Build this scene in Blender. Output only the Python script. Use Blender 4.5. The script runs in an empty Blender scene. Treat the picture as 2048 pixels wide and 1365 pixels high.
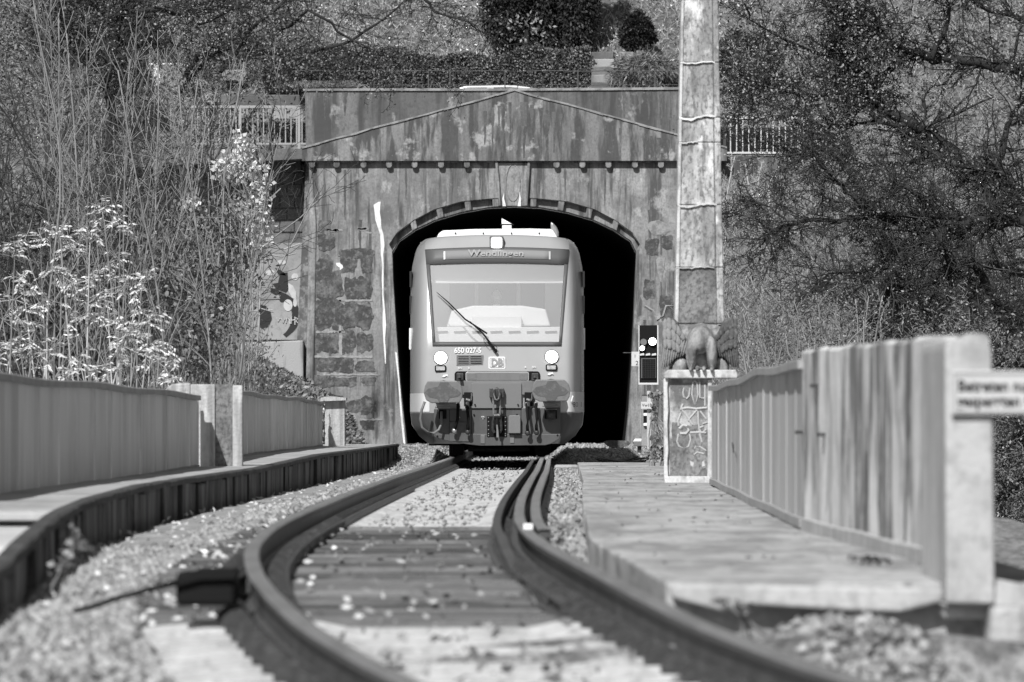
import bpy, bmesh, math, random
import numpy as np
from mathutils import Vector, Matrix
R = math.radians
sc = bpy.context.scene
C = sc.collection
# ------------------------------------------------------------------ camera, sky, sun, exposure
F = 16000.0      # focal length in photograph pixels (2048 wide)
CZ = 0.6         # eye height above the rail head at the train
cam = bpy.data.cameras.new('camera')
camo = bpy.data.objects.new('camera', cam); C.objects.link(camo); sc.camera = camo
camo.location = (0, 0, CZ); camo.rotation_euler = (R(90), 0, 0)
cam.sensor_width = 36; cam.lens = 36 * F / 2048; cam.shift_y = (845 - 682.5) / 2048
cam.clip_start = 1; cam.clip_end = 2000
cam.dof.use_dof = True; cam.dof.focus_distance = 128; cam.dof.aperture_fstop = 7.4
SUN_EL, SUN_AZ = R(42), R(19)      # the sun stands behind the camera, to its left
sund = Vector((-math.sin(SUN_AZ) * math.cos(SUN_EL), -math.cos(SUN_AZ) * math.cos(SUN_EL), math.sin(SUN_EL)))
w = bpy.data.worlds.new('World'); sc.world = w; w.use_nodes = True
nt = w.node_tree; nt.nodes.clear()
sky = nt.nodes.new('ShaderNodeTexSky'); sky.sky_type = 'NISHITA'; sky.sun_disc = False
sky.sun_elevation = SUN_EL; sky.sun_rotation = math.atan2(sund.x, sund.y)
bw = nt.nodes.new('ShaderNodeRGBToBW'); bg = nt.nodes.new('ShaderNodeBackground'); wo = nt.nodes.new('ShaderNodeOutputWorld')
nt.links.new(sky.outputs[0], bw.inputs[0]); nt.links.new(bw.outputs[0], bg.inputs[0]); nt.links.new(bg.outputs[0], wo.inputs[0])
bg.inputs[1].default_value = 0.078
sl = bpy.data.lights.new('sun', 'SUN'); sl.energy = 5.0; sl.angle = R(1.0); sl.color = (1, 1, 1)
so = bpy.data.objects.new('sun', sl); C.objects.link(so); so.location = (-30, -50, 60)
so.rotation_euler = sund.to_track_quat('Z', 'Y').to_euler()
sc.view_settings.view_transform = 'Standard'; sc.view_settings.look = 'None'
sc.view_settings.exposure = 0.0; sc.view_settings.gamma = 1; sc.view_settings.use_curve_mapping = False
sc.render.engine = 'CYCLES'; sc.cycles.max_bounces = 6; sc.cycles.transparent_max_bounces = 8
sc.cycles.use_denoising = True

rnd = random.Random(7)
rng = np.random.default_rng(11)

def P(px, py, Y):            # a point of the place seen at photograph pixel (px, py), Y metres away
    return Vector(((px - 1024) * Y / F, Y, CZ + (845 - py) * Y / F))
def S(px, py, s): return P(px, py, F / s)

# ------------------------------------------------------------------ materials (all greys: the photograph is black and white)
MATS = {}
def mat(name, base, layers=(), rough=0.85, bump=0.0, bscale=30.0, metal=0.0, spec=0.5, island=0.0, emit=0.0, coat=0.0):
    if name in MATS: return MATS[name]
    m = bpy.data.materials.new(name); m.use_nodes = True
    n = m.node_tree.nodes; l = m.node_tree.links; b = n['Principled BSDF']
    b.inputs['Roughness'].default_value = rough; b.inputs['Metallic'].default_value = metal
    b.inputs['Specular IOR Level'].default_value = spec; b.inputs['Coat Weight'].default_value = coat
    geo = n.new('ShaderNodeNewGeometry')
    v = n.new('ShaderNodeValue'); v.outputs[0].default_value = base
    cur = v.outputs[0]
    for (sv, lo, hi, val, amt) in layers:
        mp = n.new('ShaderNodeVectorMath'); mp.operation = 'MULTIPLY'
        mp.inputs[1].default_value = sv if isinstance(sv, tuple) else (sv, sv, sv)
        l.new(geo.outputs['Position'], mp.inputs[0])
        no = n.new('ShaderNodeTexNoise'); no.inputs['Scale'].default_value = 1; no.inputs['Detail'].default_value = 8
        no.inputs['Roughness'].default_value = 0.62
        l.new(mp.outputs[0], no.inputs['Vector'])
        mr = n.new('ShaderNodeMapRange'); mr.inputs[1].default_value = lo; mr.inputs[2].default_value = hi
        mr.inputs[4].default_value = amt; l.new(no.outputs[0], mr.inputs[0])
        mx = n.new('ShaderNodeMix'); l.new(mr.outputs[0], mx.inputs[0]); l.new(cur, mx.inputs[2]); mx.inputs[3].default_value = val
        cur = mx.outputs[0]
    if island:
        mm = n.new('ShaderNodeMapRange'); mm.inputs[3].default_value = 1 - island; mm.inputs[4].default_value = 1 + island
        l.new(geo.outputs['Random Per Island'], mm.inputs[0])
        mu = n.new('ShaderNodeMath'); mu.operation = 'MULTIPLY'; l.new(cur, mu.inputs[0]); l.new(mm.outputs[0], mu.inputs[1]); cur = mu.outputs[0]
    cc = n.new('ShaderNodeCombineColor')
    for i in range(3): l.new(cur, cc.inputs[i])
    l.new(cc.outputs[0], b.inputs['Base Color'])
    if bump:
        mp = n.new('ShaderNodeVectorMath'); mp.operation = 'SCALE'; mp.inputs['Scale'].default_value = bscale
        l.new(geo.outputs['Position'], mp.inputs[0])
        no = n.new('ShaderNodeTexNoise'); no.inputs['Scale'].default_value = 1; no.inputs['Detail'].default_value = 6
        l.new(mp.outputs[0], no.inputs['Vector'])
        bp = n.new('ShaderNodeBump'); bp.inputs['Strength'].default_value = bump; bp.inputs['Distance'].default_value = 0.02
        l.new(no.outputs[0], bp.inputs['Height']); l.new(bp.outputs[0], b.inputs['Normal'])
    if emit:
        b.inputs['Emission Color'].default_value = (1, 1, 1, 1); b.inputs['Emission Strength'].default_value = emit
    MATS[name] = m
    return m
SV = (5.0, 5.0, 0.45)    # vertical streaks
M = {}
M['portal'] = mat('weathered concrete', .21, [((.6,.6,.5),.42,.62,.33,.8), ((1.1,1.1,.9),.52,.62,.12,.8), (SV,.49,.60,.055,.9), ((9,9,.7),.55,.66,.46,.5), ((2.2,2.2,1.6),.58,.66,.50,.6), ((12,12,9),.5,.66,.10,.5), ((30,30,20),.45,.7,.10,.5)], bump=.55, bscale=9)
M['attic'] = mat('dark weathered concrete', .12, [((.6,.6,.5),.42,.58,.24,.85), ((3.5,3.5,.35),.46,.60,.045,.85), ((2.4,2.4,1.6),.60,.67,.40,.6), ((10,10,8),.5,.66,.06,.5), ((30,30,20),.45,.7,.07,.5)], bump=.55, bscale=9)
M['pediment'] = mat('streaked pediment concrete', .18, [((.7,.7,.5),.42,.6,.29,.8), ((2.6,2.6,.45),.47,.54,.05,.92), ((9,9,.8),.5,.62,.09,.5), ((1.9,1.9,1.8),.57,.63,.46,.7), ((11,11,8),.5,.66,.10,.5), ((30,30,20),.45,.7,.09,.5)], bump=.5, bscale=9)
M['trim'] = mat('lime crusted and lit edge concrete', .30, [((5,5,5),.45,.58,.16,.85)], bump=.5)
M['stone_dark'] = mat('dark soot stained stone', .06, [((3,3,3),.48,.60,.15,.85), ((9,9,9),.52,.64,.22,.7), ((26,26,26),.5,.7,.03,.8)], bump=.9, bscale=14)
M['mortar'] = mat('pale mortar', .34, [((8,8,8),.45,.62,.2,.8)], bump=.6)
M['lime'] = mat('white lime efflorescence', .78, [((10,10,4),.5,.7,.45,.8)], bump=.4)
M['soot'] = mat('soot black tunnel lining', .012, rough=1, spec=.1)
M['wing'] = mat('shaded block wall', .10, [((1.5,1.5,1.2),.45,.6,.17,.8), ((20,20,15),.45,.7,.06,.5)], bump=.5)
M['wall_paint'] = mat('painted wall grey', .30, [((1.2,1.2,1.2),.45,.6,.22,.8), ((12,12,12),.5,.7,.12,.4)], bump=.25)
M['black_paint'] = mat('black spray paint', .012, rough=.6)
M['pale_paint'] = mat('pale spray paint', .5, [((5,5,5),.45,.7,.3,.6)])
M['ledge'] = mat('pale ledge concrete', .36, [((1.4,1.4,.6),.45,.6,.2,.9), (SV,.55,.65,.12,.6)], bump=.4)
M['obelisk'] = mat('pale weathered obelisk concrete', .50, [((2.5,2.5,1.1),.45,.55,.26,.9), ((10,10,2),.5,.62,.15,.8), ((30,30,16),.5,.62,.1,.75), ((4,4,1.6),.58,.64,.78,.85)], bump=.7, bscale=18)
M['obelisk_edge'] = mat('limewashed and sunlit edge', .60, [((6,6,3),.47,.6,.34,.85), ((20,20,10),.55,.66,.2,.6)], bump=.5)
M['obelisk_dark'] = mat('dark lichen concrete', .24, [((3,3,1.5),.44,.56,.12,.8), ((30,30,20),.46,.64,.06,.8)], bump=.8, bscale=22)
M['eagle'] = mat('weathered cast stone', .30, [((5,5,2),.46,.58,.10,.85), ((3,3,3),.56,.66,.5,.7), ((26,26,20),.5,.7,.12,.6)], bump=.6, bscale=30)
M['pedestal'] = mat('graffiti stained pedestal', .46, [((2.2,2.2,1.7),.44,.53,.12,.95), ((9,9,7),.5,.62,.3,.6), ((24,24,20),.5,.7,.08,.5)], bump=.5)
M['post'] = mat('pale cast concrete post', .48, [((3,3,1.4),.44,.60,.34,.85), ((16,16,12),.5,.66,.26,.6)], bump=.3)
M['streaky'] = mat('streaked parapet concrete', .68, [((1,.9,.8),.46,.54,.40,.9), ((1,.8,.45),.50,.56,.14,.9), ((1,.7,.7),.55,.60,.85,.85), ((1,1.6,.7),.54,.60,.06,.85), ((1,2,5),.55,.66,.5,.5)], bump=.4)
M['pillar'] = mat('lime run pillar concrete', .46, [((10,10,.5),.46,.6,.24,.8), ((4,4,1),.58,.68,.65,.8), ((20,20,8),.5,.7,.25,.6)], bump=.6)
M['panel'] = mat('weathered grey sheet panel', .66, [((1,.9,.3),.42,.60,.50,.9), ((3,4,.8),.52,.62,.78,.6)], rough=.6, bump=.1)
M['panel_r'] = mat('weathered pale sheet panel', .46, [((1,.9,.3),.42,.60,.36,.9), ((3,3,.8),.53,.64,.58,.6)], rough=.6, bump=.1)
M['cap'] = mat('weathered handrail cap', .34, [((2,2,2),.45,.62,.24,.8), ((14,14,14),.5,.7,.2,.4)], bump=.3)
M['slab'] = mat('worn footway concrete', .42, [((1.3,.28,1),.43,.56,.24,.95), ((5,.8,5),.50,.62,.54,.6), ((7,1.6,7),.55,.66,.14,.7), ((16,8,16),.5,.7,.22,.5)], bump=.5, bscale=12)
M['slab_l'] = mat('left footway concrete', .40, [((1.1,.4,1),.44,.58,.28,.9), ((7,3,7),.52,.66,.5,.6)], bump=.5, bscale=12)
M['kerb'] = mat('tarred kerb block', .05, [((3,1.2,.5),.48,.56,.17,.9), ((9,5,1.5),.55,.64,.25,.6), ((5,3,.6),.52,.6,.012,.8)], rough=.8, bump=.7, bscale=12)
M['kerb_cap'] = mat('tarred kerb capping', .05, [((5,5,5),.5,.66,.12,.8)], rough=.85, bump=.6)
M['duct'] = mat('cable duct cover concrete', .34, [((2,1,2),.45,.6,.24,.8), ((9,6,9),.5,.7,.18,.6)], bump=.5)
M['sleeper'] = mat('pale concrete sleeper', .58, [((2.5,.8,2),.45,.6,.44,.8), ((9,4,9),.5,.64,.28,.7), ((30,20,30),.5,.7,.4,.5)], bump=.4)
M['wood'] = mat('weathered timber baulk', .15, [((1.2,9,9),.46,.6,.05,.85), ((.8,24,24),.54,.66,.22,.7)], rough=.8, bump=.8, bscale=12)
M['wood_pale'] = mat('silvered timber baulk', .22, [((1.2,9,9),.46,.6,.10,.85)], rough=.8, bump=.8, bscale=12)
M['wood_dark'] = mat('dark timber baulk', .05, [((1.2,9,9),.46,.6,.12,.85)], rough=.8, bump=.8, bscale=12)
M['rail_side'] = mat('rusty rail steel', .065, [((6,2,6),.45,.62,.10,.8), ((25,25,25),.5,.7,.05,.6)], rough=.5, metal=.0, bump=.35)
M['rail_head'] = mat('polished rail head', .42, [((8,.8,8),.45,.6,.28,.7)], rough=.32, metal=.6)
M['ballast'] = mat('ballast bed', .34, [((6,1.2,6),.45,.58,.16,.8), ((18,4,18),.48,.6,.07,.8), ((40,40,40),.45,.62,.10,.6)], bump=1, bscale=30)
M['stone'] = mat('ballast stone', .33, [((3,1.5,3),.45,.6,.22,.7)], rough=.9, island=.5)
M['leaf_dry'] = mat('dry fallen leaf', .20, rough=.7, island=.7)
M['leaf_pale'] = mat('bright yellowed leaf', .60, rough=.6, island=.4)
M['leaf_mid'] = mat('grey green leaf', .17, rough=.5, island=.6)
M['leaf_dark'] = mat('dark evergreen leaf', .055, rough=.5, island=.8)
M['leaf_hedge'] = mat('hedge leaf', .12, rough=.5, island=.85)
M['needle'] = mat('dark conifer spray', .018, rough=.6, island=.6)
M['bark_dark'] = mat('dark wet bark', .016, [((14,14,4),.5,.66,.035,.7)], bump=.8, bscale=30)
M['leaf_soft'] = mat('soft grey undergrowth leaf', .20, rough=.7, island=.3)
M['eagle_wing'] = mat('dark weathered and shaded wing stone', .085, [((4,4,2),.46,.60,.035,.8), ((26,26,20),.5,.7,.28,.5)], rough=.9, bump=.6, bscale=30)
M['rail_shaded'] = mat('branch shaded railing paint', .34)  # white railing paint darkened for the shade of the branches
M['bark_pale'] = mat('pale sapling bark', .24, [((20,20,3),.45,.62,.17,.8)], bump=.4)
M['twig'] = mat('grey twig', .22, island=.35, rough=.7)
M['twig_pale'] = mat('pale dry stalk', .36, island=.5, rough=.7)
M['twig_dark'] = mat('dark twig', .04, island=.5, rough=.7)
M['soil'] = mat('leaf strewn soil', .10, [((1.2,1.2,1.2),.45,.6,.05,.8), ((7,7,7),.47,.62,.22,.8)], bump=1, bscale=16)
M['asphalt'] = mat('asphalt', .06, [((2,2,2),.45,.6,.045,.8)], bump=.2)
M['train'] = mat('rail bus paint', .36, [((.8,.8,.5),.45,.6,.33,.7)], rough=.26, coat=.4)
M['train_pale'] = mat('pale painted band', .62, rough=.3)
M['train_dark'] = mat('dark grey front apron', .085, [((2.5,2.5,1.4),.46,.6,.065,.8), ((14,14,5),.55,.7,.12,.4)], rough=.5)
M['train_mid'] = mat('mid grey bumper panel', .17, [((3,3,1.4),.46,.6,.13,.8)], rough=.5)
M['frame_grey'] = mat('dark window surround', .10, rough=.5, spec=.3)
M['black'] = mat('black rubber', .010, rough=.8, spec=.15)
M['iron'] = mat('greasy iron', .05, [((20,20,20),.5,.66,.10,.7)], rough=.45, metal=.3, bump=.3)
M['iron_pale'] = mat('worn bright steel', .42, rough=.35, metal=.6)
M['buffer'] = mat('worn buffer paint', .16, [((12,12,12),.5,.66,.12,.6)], rough=.5, bump=.2)
M['buffer_wear'] = mat('greased buffer face', .085, [((14,14,14),.5,.68,.14,.8)], rough=.6, bump=.2)
M['white'] = mat('white paint', .82, rough=.4)
M['interior'] = mat('pale cab interior', .86, rough=.6)
M['interior_mid'] = mat('cab rear partition', .22, rough=.6)
M['lamp'] = mat('lit lamp lens', .9, emit=6.0)
M['lamp_dim'] = mat('dim lamp lens', .5, [((30,30,30),.45,.6,.3,.8)], rough=.2)
M['display'] = mat('destination display', .24, rough=.85, spec=.2)
M['display_text'] = mat('display letters', .40, rough=.4)
M['logo_grey'] = mat('logo letter', .30, rough=.4)
M['black_text'] = mat('black lettering', .02)
M['skin'] = mat('skin', .38, rough=.5)
M['hair'] = mat('dark hair', .04)
M['cloth_dark'] = mat('dark jacket', .05)
M['sign'] = mat('pale sign enamel', .55, [((6,6,6),.45,.65,.48,.6)], rough=.45)
M['sign_edge'] = mat('sign border', .32)
M['car_pale'] = mat('white car paint', .75, rough=.2, coat=.6)
M['car_dark'] = mat('black car paint', .015, rough=.15, coat=.6)
M['car_glass'] = mat('car window glass', .25, rough=.06, spec=1.0, coat=1)
M['rail_paint'] = mat('white railing paint', .6, [((12,12,12),.5,.68,.5,.7)], rough=.5)
M['wire'] = mat('thin fence wire', .10)
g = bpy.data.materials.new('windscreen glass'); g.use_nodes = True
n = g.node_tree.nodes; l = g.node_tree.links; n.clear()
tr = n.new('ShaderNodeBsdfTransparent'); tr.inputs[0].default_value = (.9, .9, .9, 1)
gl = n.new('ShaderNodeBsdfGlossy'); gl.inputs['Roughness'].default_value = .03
df = n.new('ShaderNodeBsdfDiffuse'); df.inputs[0].default_value = (.85, .85, .85, 1)  # white diffuse layer stands in for the sky reflected in the glass
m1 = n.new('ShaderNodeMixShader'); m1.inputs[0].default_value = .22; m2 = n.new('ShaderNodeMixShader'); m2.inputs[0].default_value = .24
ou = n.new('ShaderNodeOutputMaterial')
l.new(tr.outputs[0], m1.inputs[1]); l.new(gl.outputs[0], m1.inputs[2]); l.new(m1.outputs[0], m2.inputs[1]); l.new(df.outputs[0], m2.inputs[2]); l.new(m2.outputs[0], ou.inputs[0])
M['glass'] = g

# ------------------------------------------------------------------ objects
def root_loc(o):
    v = Vector((0, 0, 0))
    while o is not None: v = v + o.location; o = o.parent
    return v
def tag(o, label=None, cat=None, group=None, kind=None):
    if label: o['label'] = label
    if cat: o['category'] = cat
    if group: o['group'] = group
    if kind: o['kind'] = kind
    return o
def thing(name, label, cat, loc=(0, 0, 0), group=None):
    o = bpy.data.objects.new(name, None); C.objects.link(o); o.location = loc; o.empty_display_size = .2
    return tag(o, label, cat, group)
class MB:
    def __init__(s): s.v = []; s.f = []
    def add(s, vs, fs):
        k = len(s.v); s.v += [tuple(x) for x in vs]; s.f += [tuple(i + k for i in f) for f in fs]; return s
    def box(s, a, b, jit=0):
        (x0, y0, z0), (x1, y1, z1) = a, b
        vs = [(x0,y0,z0),(x1,y0,z0),(x1,y1,z0),(x0,y1,z0),(x0,y0,z1),(x1,y0,z1),(x1,y1,z1),(x0,y1,z1)]
        if jit: vs = [tuple(c + rnd.uniform(-jit, jit) for c in v) for v in vs]
        return s.add(vs, [(3,2,1,0),(4,5,6,7),(0,1,5,4),(1,2,6,5),(2,3,7,6),(3,0,4,7)])
    def hexa(s, vs): return s.add(vs, [(3,2,1,0),(4,5,6,7),(0,1,5,4),(1,2,6,5),(2,3,7,6),(3,0,4,7)])
    def tube(s, pts, r, n=8, cap=True):
        pts = [Vector(p) for p in pts]; rs = r if isinstance(r, (list, tuple)) else [r] * len(pts)
        k = len(s.v); ref = None
        for i, p in enumerate(pts):
            d = (pts[min(i+1, len(pts)-1)] - pts[max(i-1, 0)]).normalized()
            if ref is None: ref = Vector((0,0,1)) if abs(d.z) < .9 else Vector((1,0,0))
            a = d.cross(ref).normalized(); b = d.cross(a)
            ref = -b if False else ref
            for j in range(n):
                t = 2 * math.pi * j / n; s.v.append(tuple(p + (a * math.cos(t) + b * math.sin(t)) * rs[i]))
        for i in range(len(pts) - 1):
            for j in range(n):
                s.f.append((k+i*n+j, k+i*n+(j+1)%n, k+(i+1)*n+(j+1)%n, k+(i+1)*n+j))
        if cap:
            s.f.append(tuple(k+j for j in range(n))[::-1]); s.f.append(tuple(k+(len(pts)-1)*n+j for j in range(n)))
        return s
    def prism(s, pts, off):       # an outline (list of points) pushed by off
        n_ = len(pts); off = Vector(off)
        vs = [Vector(p) for p in pts] + [Vector(p) + off for p in pts]
        return s.add(vs, [tuple(range(n_)), tuple(range(2*n_-1, n_-1, -1))] + [(i, i+n_, (i+1)%n_+n_, (i+1)%n_) for i in range(n_)])
    def ell(s, c, rad, n=16, m=10, rot=None):
        k = len(s.v); c = Vector(c)
        for i in range(m + 1):
            th = math.pi * i / m
            for j in range(n):
                ph = 2 * math.pi * j / n
                p = Vector((rad[0]*math.sin(th)*math.cos(ph), rad[1]*math.sin(th)*math.sin(ph), rad[2]*math.cos(th)))
                if rot is not None: p = rot @ p
                s.v.append(tuple(c + p))
        for i in range(m):
            for j in range(n): s.f.append((k+i*n+j, k+(i+1)*n+j, k+(i+1)*n+(j+1)%n, k+i*n+(j+1)%n))
        return s
    def build(s, name, m, parent=None, smooth=False, bevel=0, seg=2, loc=None, fix=True):
        me = bpy.data.meshes.new(name)
        base = root_loc(parent) if parent else Vector((0, 0, 0))
        if loc is not None: base = base + Vector(loc)
        me.from_pydata([tuple(Vector(v) - base) for v in s.v], [], s.f); me.validate()
        if fix:
            bm = bmesh.new(); bm.from_mesh(me); bmesh.ops.recalc_face_normals(bm, faces=bm.faces); bm.to_mesh(me); bm.free()
        for x in (m if isinstance(m, (list, tuple)) else [m]): me.materials.append(x)
        if smooth: me.polygons.foreach_set('use_smooth', [True] * len(me.polygons))
        o = bpy.data.objects.new(name, me); C.objects.link(o)
        if parent: o.parent = parent
        if loc is not None: o.location = loc
        if bevel:
            b = o.modifiers.new('bevel', 'BEVEL'); b.width = bevel; b.segments = seg; b.limit_method = 'ANGLE'
        return o
def bx(name, a, b, m, parent=None, bevel=0, jit=0, **k): return MB().box(a, b, jit).build(name, m, parent, bevel=bevel, **k)
def copy_of(o, parent, loc=(0, 0, 0), rotz=0):
    c = o.copy(); C.objects.link(c); c.parent = parent; c.location = loc; c.rotation_euler = (0, 0, rotz); return c
def poly(name, pts, Yf, Yb, m, parent=None, bevel=0):   # an upright plate seen at pixel outline pts, real thickness Yb-Yf
    a = [P(x, y, Yf) for x, y in pts]
    return MB().prism(a, (0, Yb - Yf, 0)).build(name, m, parent, bevel=bevel)
def text(name, body, size, loc, m, parent=None, depth=.004, rotz=0, align='CENTER', sx=1.0, bold=0.0):
    cu = bpy.data.curves.new(name, 'FONT'); cu.body = body; cu.size = size; cu.extrude = depth; cu.align_x = align; cu.align_y = 'CENTER'
    cu.offset = bold; cu.resolution_u = 3
    t = bpy.data.objects.new(name + '_src', cu); C.objects.link(t); t.scale = (sx, 1, 1)
    bpy.context.view_layer.update()
    me = bpy.data.meshes.new_from_object(t.evaluated_get(bpy.context.evaluated_depsgraph_get()))
    me.transform(Matrix.Rotation(rotz, 4, 'Z') @ Matrix.Rotation(R(90), 4, 'X') @ Matrix.Diagonal((sx, 1, 1, 1)))
    bpy.data.objects.remove(t); me.materials.clear(); me.materials.append(m)
    o = bpy.data.objects.new(name, me); C.objects.link(o)
    base = root_loc(parent) if parent else Vector((0, 0, 0))
    if parent: o.parent = parent
    o.location = Vector(loc) - base
    return o
# numpy builders
def np_mesh(name, co, faces, m, parent=None, nside=4):
    co = np.asarray(co, dtype=np.float32).reshape(-1, 3)
    if parent: co = co - np.array(root_loc(parent), dtype=np.float32)
    faces = np.asarray(faces, dtype=np.int32).reshape(-1, nside)
    me = bpy.data.meshes.new(name); me.vertices.add(len(co)); me.vertices.foreach_set('co', co.ravel())
    me.loops.add(faces.size); me.loops.foreach_set('vertex_index', faces.ravel())
    me.polygons.add(len(faces)); me.polygons.foreach_set('loop_start', np.arange(0, faces.size, nside, dtype=np.int32))
    me.update(calc_edges=True); me.materials.append(m)
    o = bpy.data.objects.new(name, me); C.objects.link(o)
    if parent: o.parent = parent
    return o
def tubes(name, segs, m, parent=None):     # segs: rows p0 p1 r0 r1 -> three sided twigs
    s = np.asarray(segs, dtype=np.float64).reshape(-1, 8); p0, p1 = s[:, :3], s[:, 3:6]
    d = p1 - p0; d /= np.linalg.norm(d, axis=1)[:, None] + 1e-9
    ref = np.where(np.abs(d[:, 2:3]) < .9, np.array([[0, 0, 1.]]), np.array([[1., 0, 0]]))
    a = np.cross(d, ref); a /= np.linalg.norm(a, axis=1)[:, None]; b = np.cross(d, a)
    co = np.zeros((len(s), 6, 3))
    for j in range(3):
        t = 2 * math.pi * j / 3; q = a * math.cos(t) + b * math.sin(t)
        co[:, j] = p0 + q * s[:, 6:7]; co[:, 3 + j] = p1 + q * s[:, 7:8]
    k = np.arange(len(s))[:, None] * 6
    f = np.concatenate([k + np.array([[0, 1, 4, 3]]), k + np.array([[1, 2, 5, 4]]), k + np.array([[2, 0, 3, 5]])])
    return np_mesh(name, co, f, m, parent)
def leaves(name, c, d, L, Wd, m, parent=None):  # diamond leaves: centre, direction, length, width
    c = np.asarray(c, float).reshape(-1, 3); d = np.asarray(d, float).reshape(-1, 3); n_ = len(c)
    d = d / (np.linalg.norm(d, axis=1)[:, None] + 1e-9)
    q = rng.normal(size=(n_, 3)); a = np.cross(d, q); a /= np.linalg.norm(a, axis=1)[:, None] + 1e-9
    L = np.broadcast_to(np.asarray(L, float), (n_,))[:, None]; Wd = np.broadcast_to(np.asarray(Wd, float), (n_,))[:, None]
    co = np.stack([c, c + d * L * .42 + a * Wd * .5, c + d * L, c + d * L * .42 - a * Wd * .5], 1)
    o = np_mesh(name, co, np.arange(n_ * 4).reshape(-1, 4), m, parent)
    if parent: o['kind'] = 'stuff'
    return o
# ------------------------------------------------------------------ the line of the track
TD = np.array([-20,15,22,27.2,28.1,29.0,29.9,30.7,31.8,32.7,33.6,34.4,35.9,37.7,39.5,41.7,44.7,47.3,50.9,54.5,59.2,65,70.8,77.4,86.5,98.5,133.5,240])
TX = np.array([2.6,1.4,.88,.33,.221,.116,.015,-.07,-.157,-.232,-.292,-.342,-.410,-.478,-.535,-.590,-.641,-.675,-.698,-.702,-.692,-.669,-.636,-.590,-.528,-.44,-.245,.02])
TZ = np.array([-.34,-.33,-.30,-.245,-.226,-.199,-.176,-.150,-.122,-.098,-.078,-.062,-.045,-.034,-.027,-.024,-.024,-.022,-.022,-.020,-.014,-.006,0,.008,.015,.018,.018,.018])
_g = np.linspace(-20, 240, 5201)
def _sm(v, k):
    a = np.interp(_g, TD, v); ker = np.exp(-np.linspace(-2, 2, k)**2); ker /= ker.sum()
    return np.convolve(np.pad(a, k//2, 'edge'), ker, 'valid')[:len(_g)]
_X, _Z = _sm(TX, 45), _sm(TZ, 45)
def tx(y): return float(np.interp(y, _g, _X))
def tz(y): return float(np.interp(y, _g, _Z))
def fz(y): return tz(y) - .175          # top of the sleepers
ys = np.concatenate([np.arange(8, 26, 1.0), np.arange(26, 60, .35), np.arange(60, 180, 1.0)])
def strip(prof_of, ys_, name, m, parent, closed=True, smooth=False):
    mb = MB(); first = True
    for y in ys_:
        pr = prof_of(y); n_ = len(pr)
        mb.v += [(x, y, z) for x, z in pr]
    for i in range(len(ys_) - 1):
        for j in range(n_ if closed else n_ - 1):
            mb.f.append((i*n_+j, i*n_+(j+1) % n_, (i+1)*n_+(j+1) % n_, (i+1)*n_+j))
    if closed: mb.f.append(tuple(range(n_))); mb.f.append(tuple((len(ys_)-1)*n_+j for j in range(n_)))
    return mb.build(name, m, parent, smooth=smooth)
track = thing('railway_track', 'curving railway track with two steel rails running up to the train', 'railway track', (0, 20, -.3))
RP = [(-.075,-.172),(.075,-.172),(.075,-.160),(.012,-.140),(.009,-.05),(.034,-.036),(.036,-.008),(.028,0),(-.028,0),(-.036,-.008),(-.034,-.036),(-.009,-.05),(-.012,-.140),(-.075,-.160)]
HP = [(.0355,-.014),(.0365,-.008),(.0283,.0012),(-.0283,.0012),(-.0365,-.008),(-.0355,-.014)]
for sgn, lab in ((-1, 'left rail, sweeping outward in the foreground'), (1, 'right rail, leaving the frame at the bottom right')):
    r = strip(lambda y: [(tx(y) + sgn*.75 + a, tz(y) + b) for a, b in RP], ys, 'rail', M['rail_side'], track); r['label'] = lab
    strip(lambda y: [(tx(y) + sgn*.75 + a, tz(y) + b) for a, b in HP], ys, 'rail_head', M['rail_head'], r)
yg = np.concatenate([np.arange(34.6, 60, .4), np.arange(60, 131, 1.0)])
q = strip(lambda y: [(tx(y) + .75 - .15 + a*.8, tz(y) - .03 - min(max(0, 46-y)*.02, .10) + b*(.8 if y > 46 else max(.35, .8 - (46-y)*.06))) for a, b in RP], yg, 'guard_rail', M['rail_side'], track)
yg = np.concatenate([np.arange(47, 60, .4), np.arange(60, 131, 1.0)])
q = strip(lambda y: [(tx(y) + .75 + .115 + a, tz(y) - .008 + b) for a, b in RP], yg, 'stock_rail', M['rail_side'], track)
strip(lambda y: [(tx(y) + .75 + .115 + a, tz(y) - .008 + b) for a, b in HP], yg, 'rail_head', M['rail_head'], q)
yg = np.concatenate([np.arange(34.6, 60, .4), np.arange(60, 90, 1.0)])
strip(lambda y: [(tx(y) - .75 + .14 + a, tz(y) - .172 + b) for a, b in ((-.03, 0), (.04, 0), (.04, .05), (.03, .05), (.03, .012), (-.03, .012))], yg, 'guard_angle', M['rail_side'], track)
# sleepers
mb = MB()
pts = [(-1.3,-.12),(1.2,-.12),(1.2,-.03),(1.0,.0),(.5,.0),(.38,-.025),(-.38,-.025),(-.5,0),(-1.0,0),(-1.3,-.03)]
mb.v += [(x, -.13, z) for x, z in pts] + [(x, .13, z) for x, z in pts]
n_ = len(pts); mb.f += [tuple(range(n_))[::-1], tuple(range(n_, 2*n_))] + [(i, (i+1)%n_, (i+1)%n_+n_, i+n_) for i in range(n_)]
slp = mb.build('sleeper', M['sleeper']); slp.parent = track
def clip_mb(z0=0, sides=(-1, 1)):
    m_ = MB()
    for s_ in sides:
        m_.box((s_*.115-.03, -.05, z0), (s_*.115+.03, .05, z0+.035)); m_.tube([(s_*.115, -.055, z0+.05), (s_*.085, -.02, z0+.07), (s_*.075, .03, z0+.045), (s_*.13, .055, z0+.05)], .009, 5)
    return m_
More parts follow.
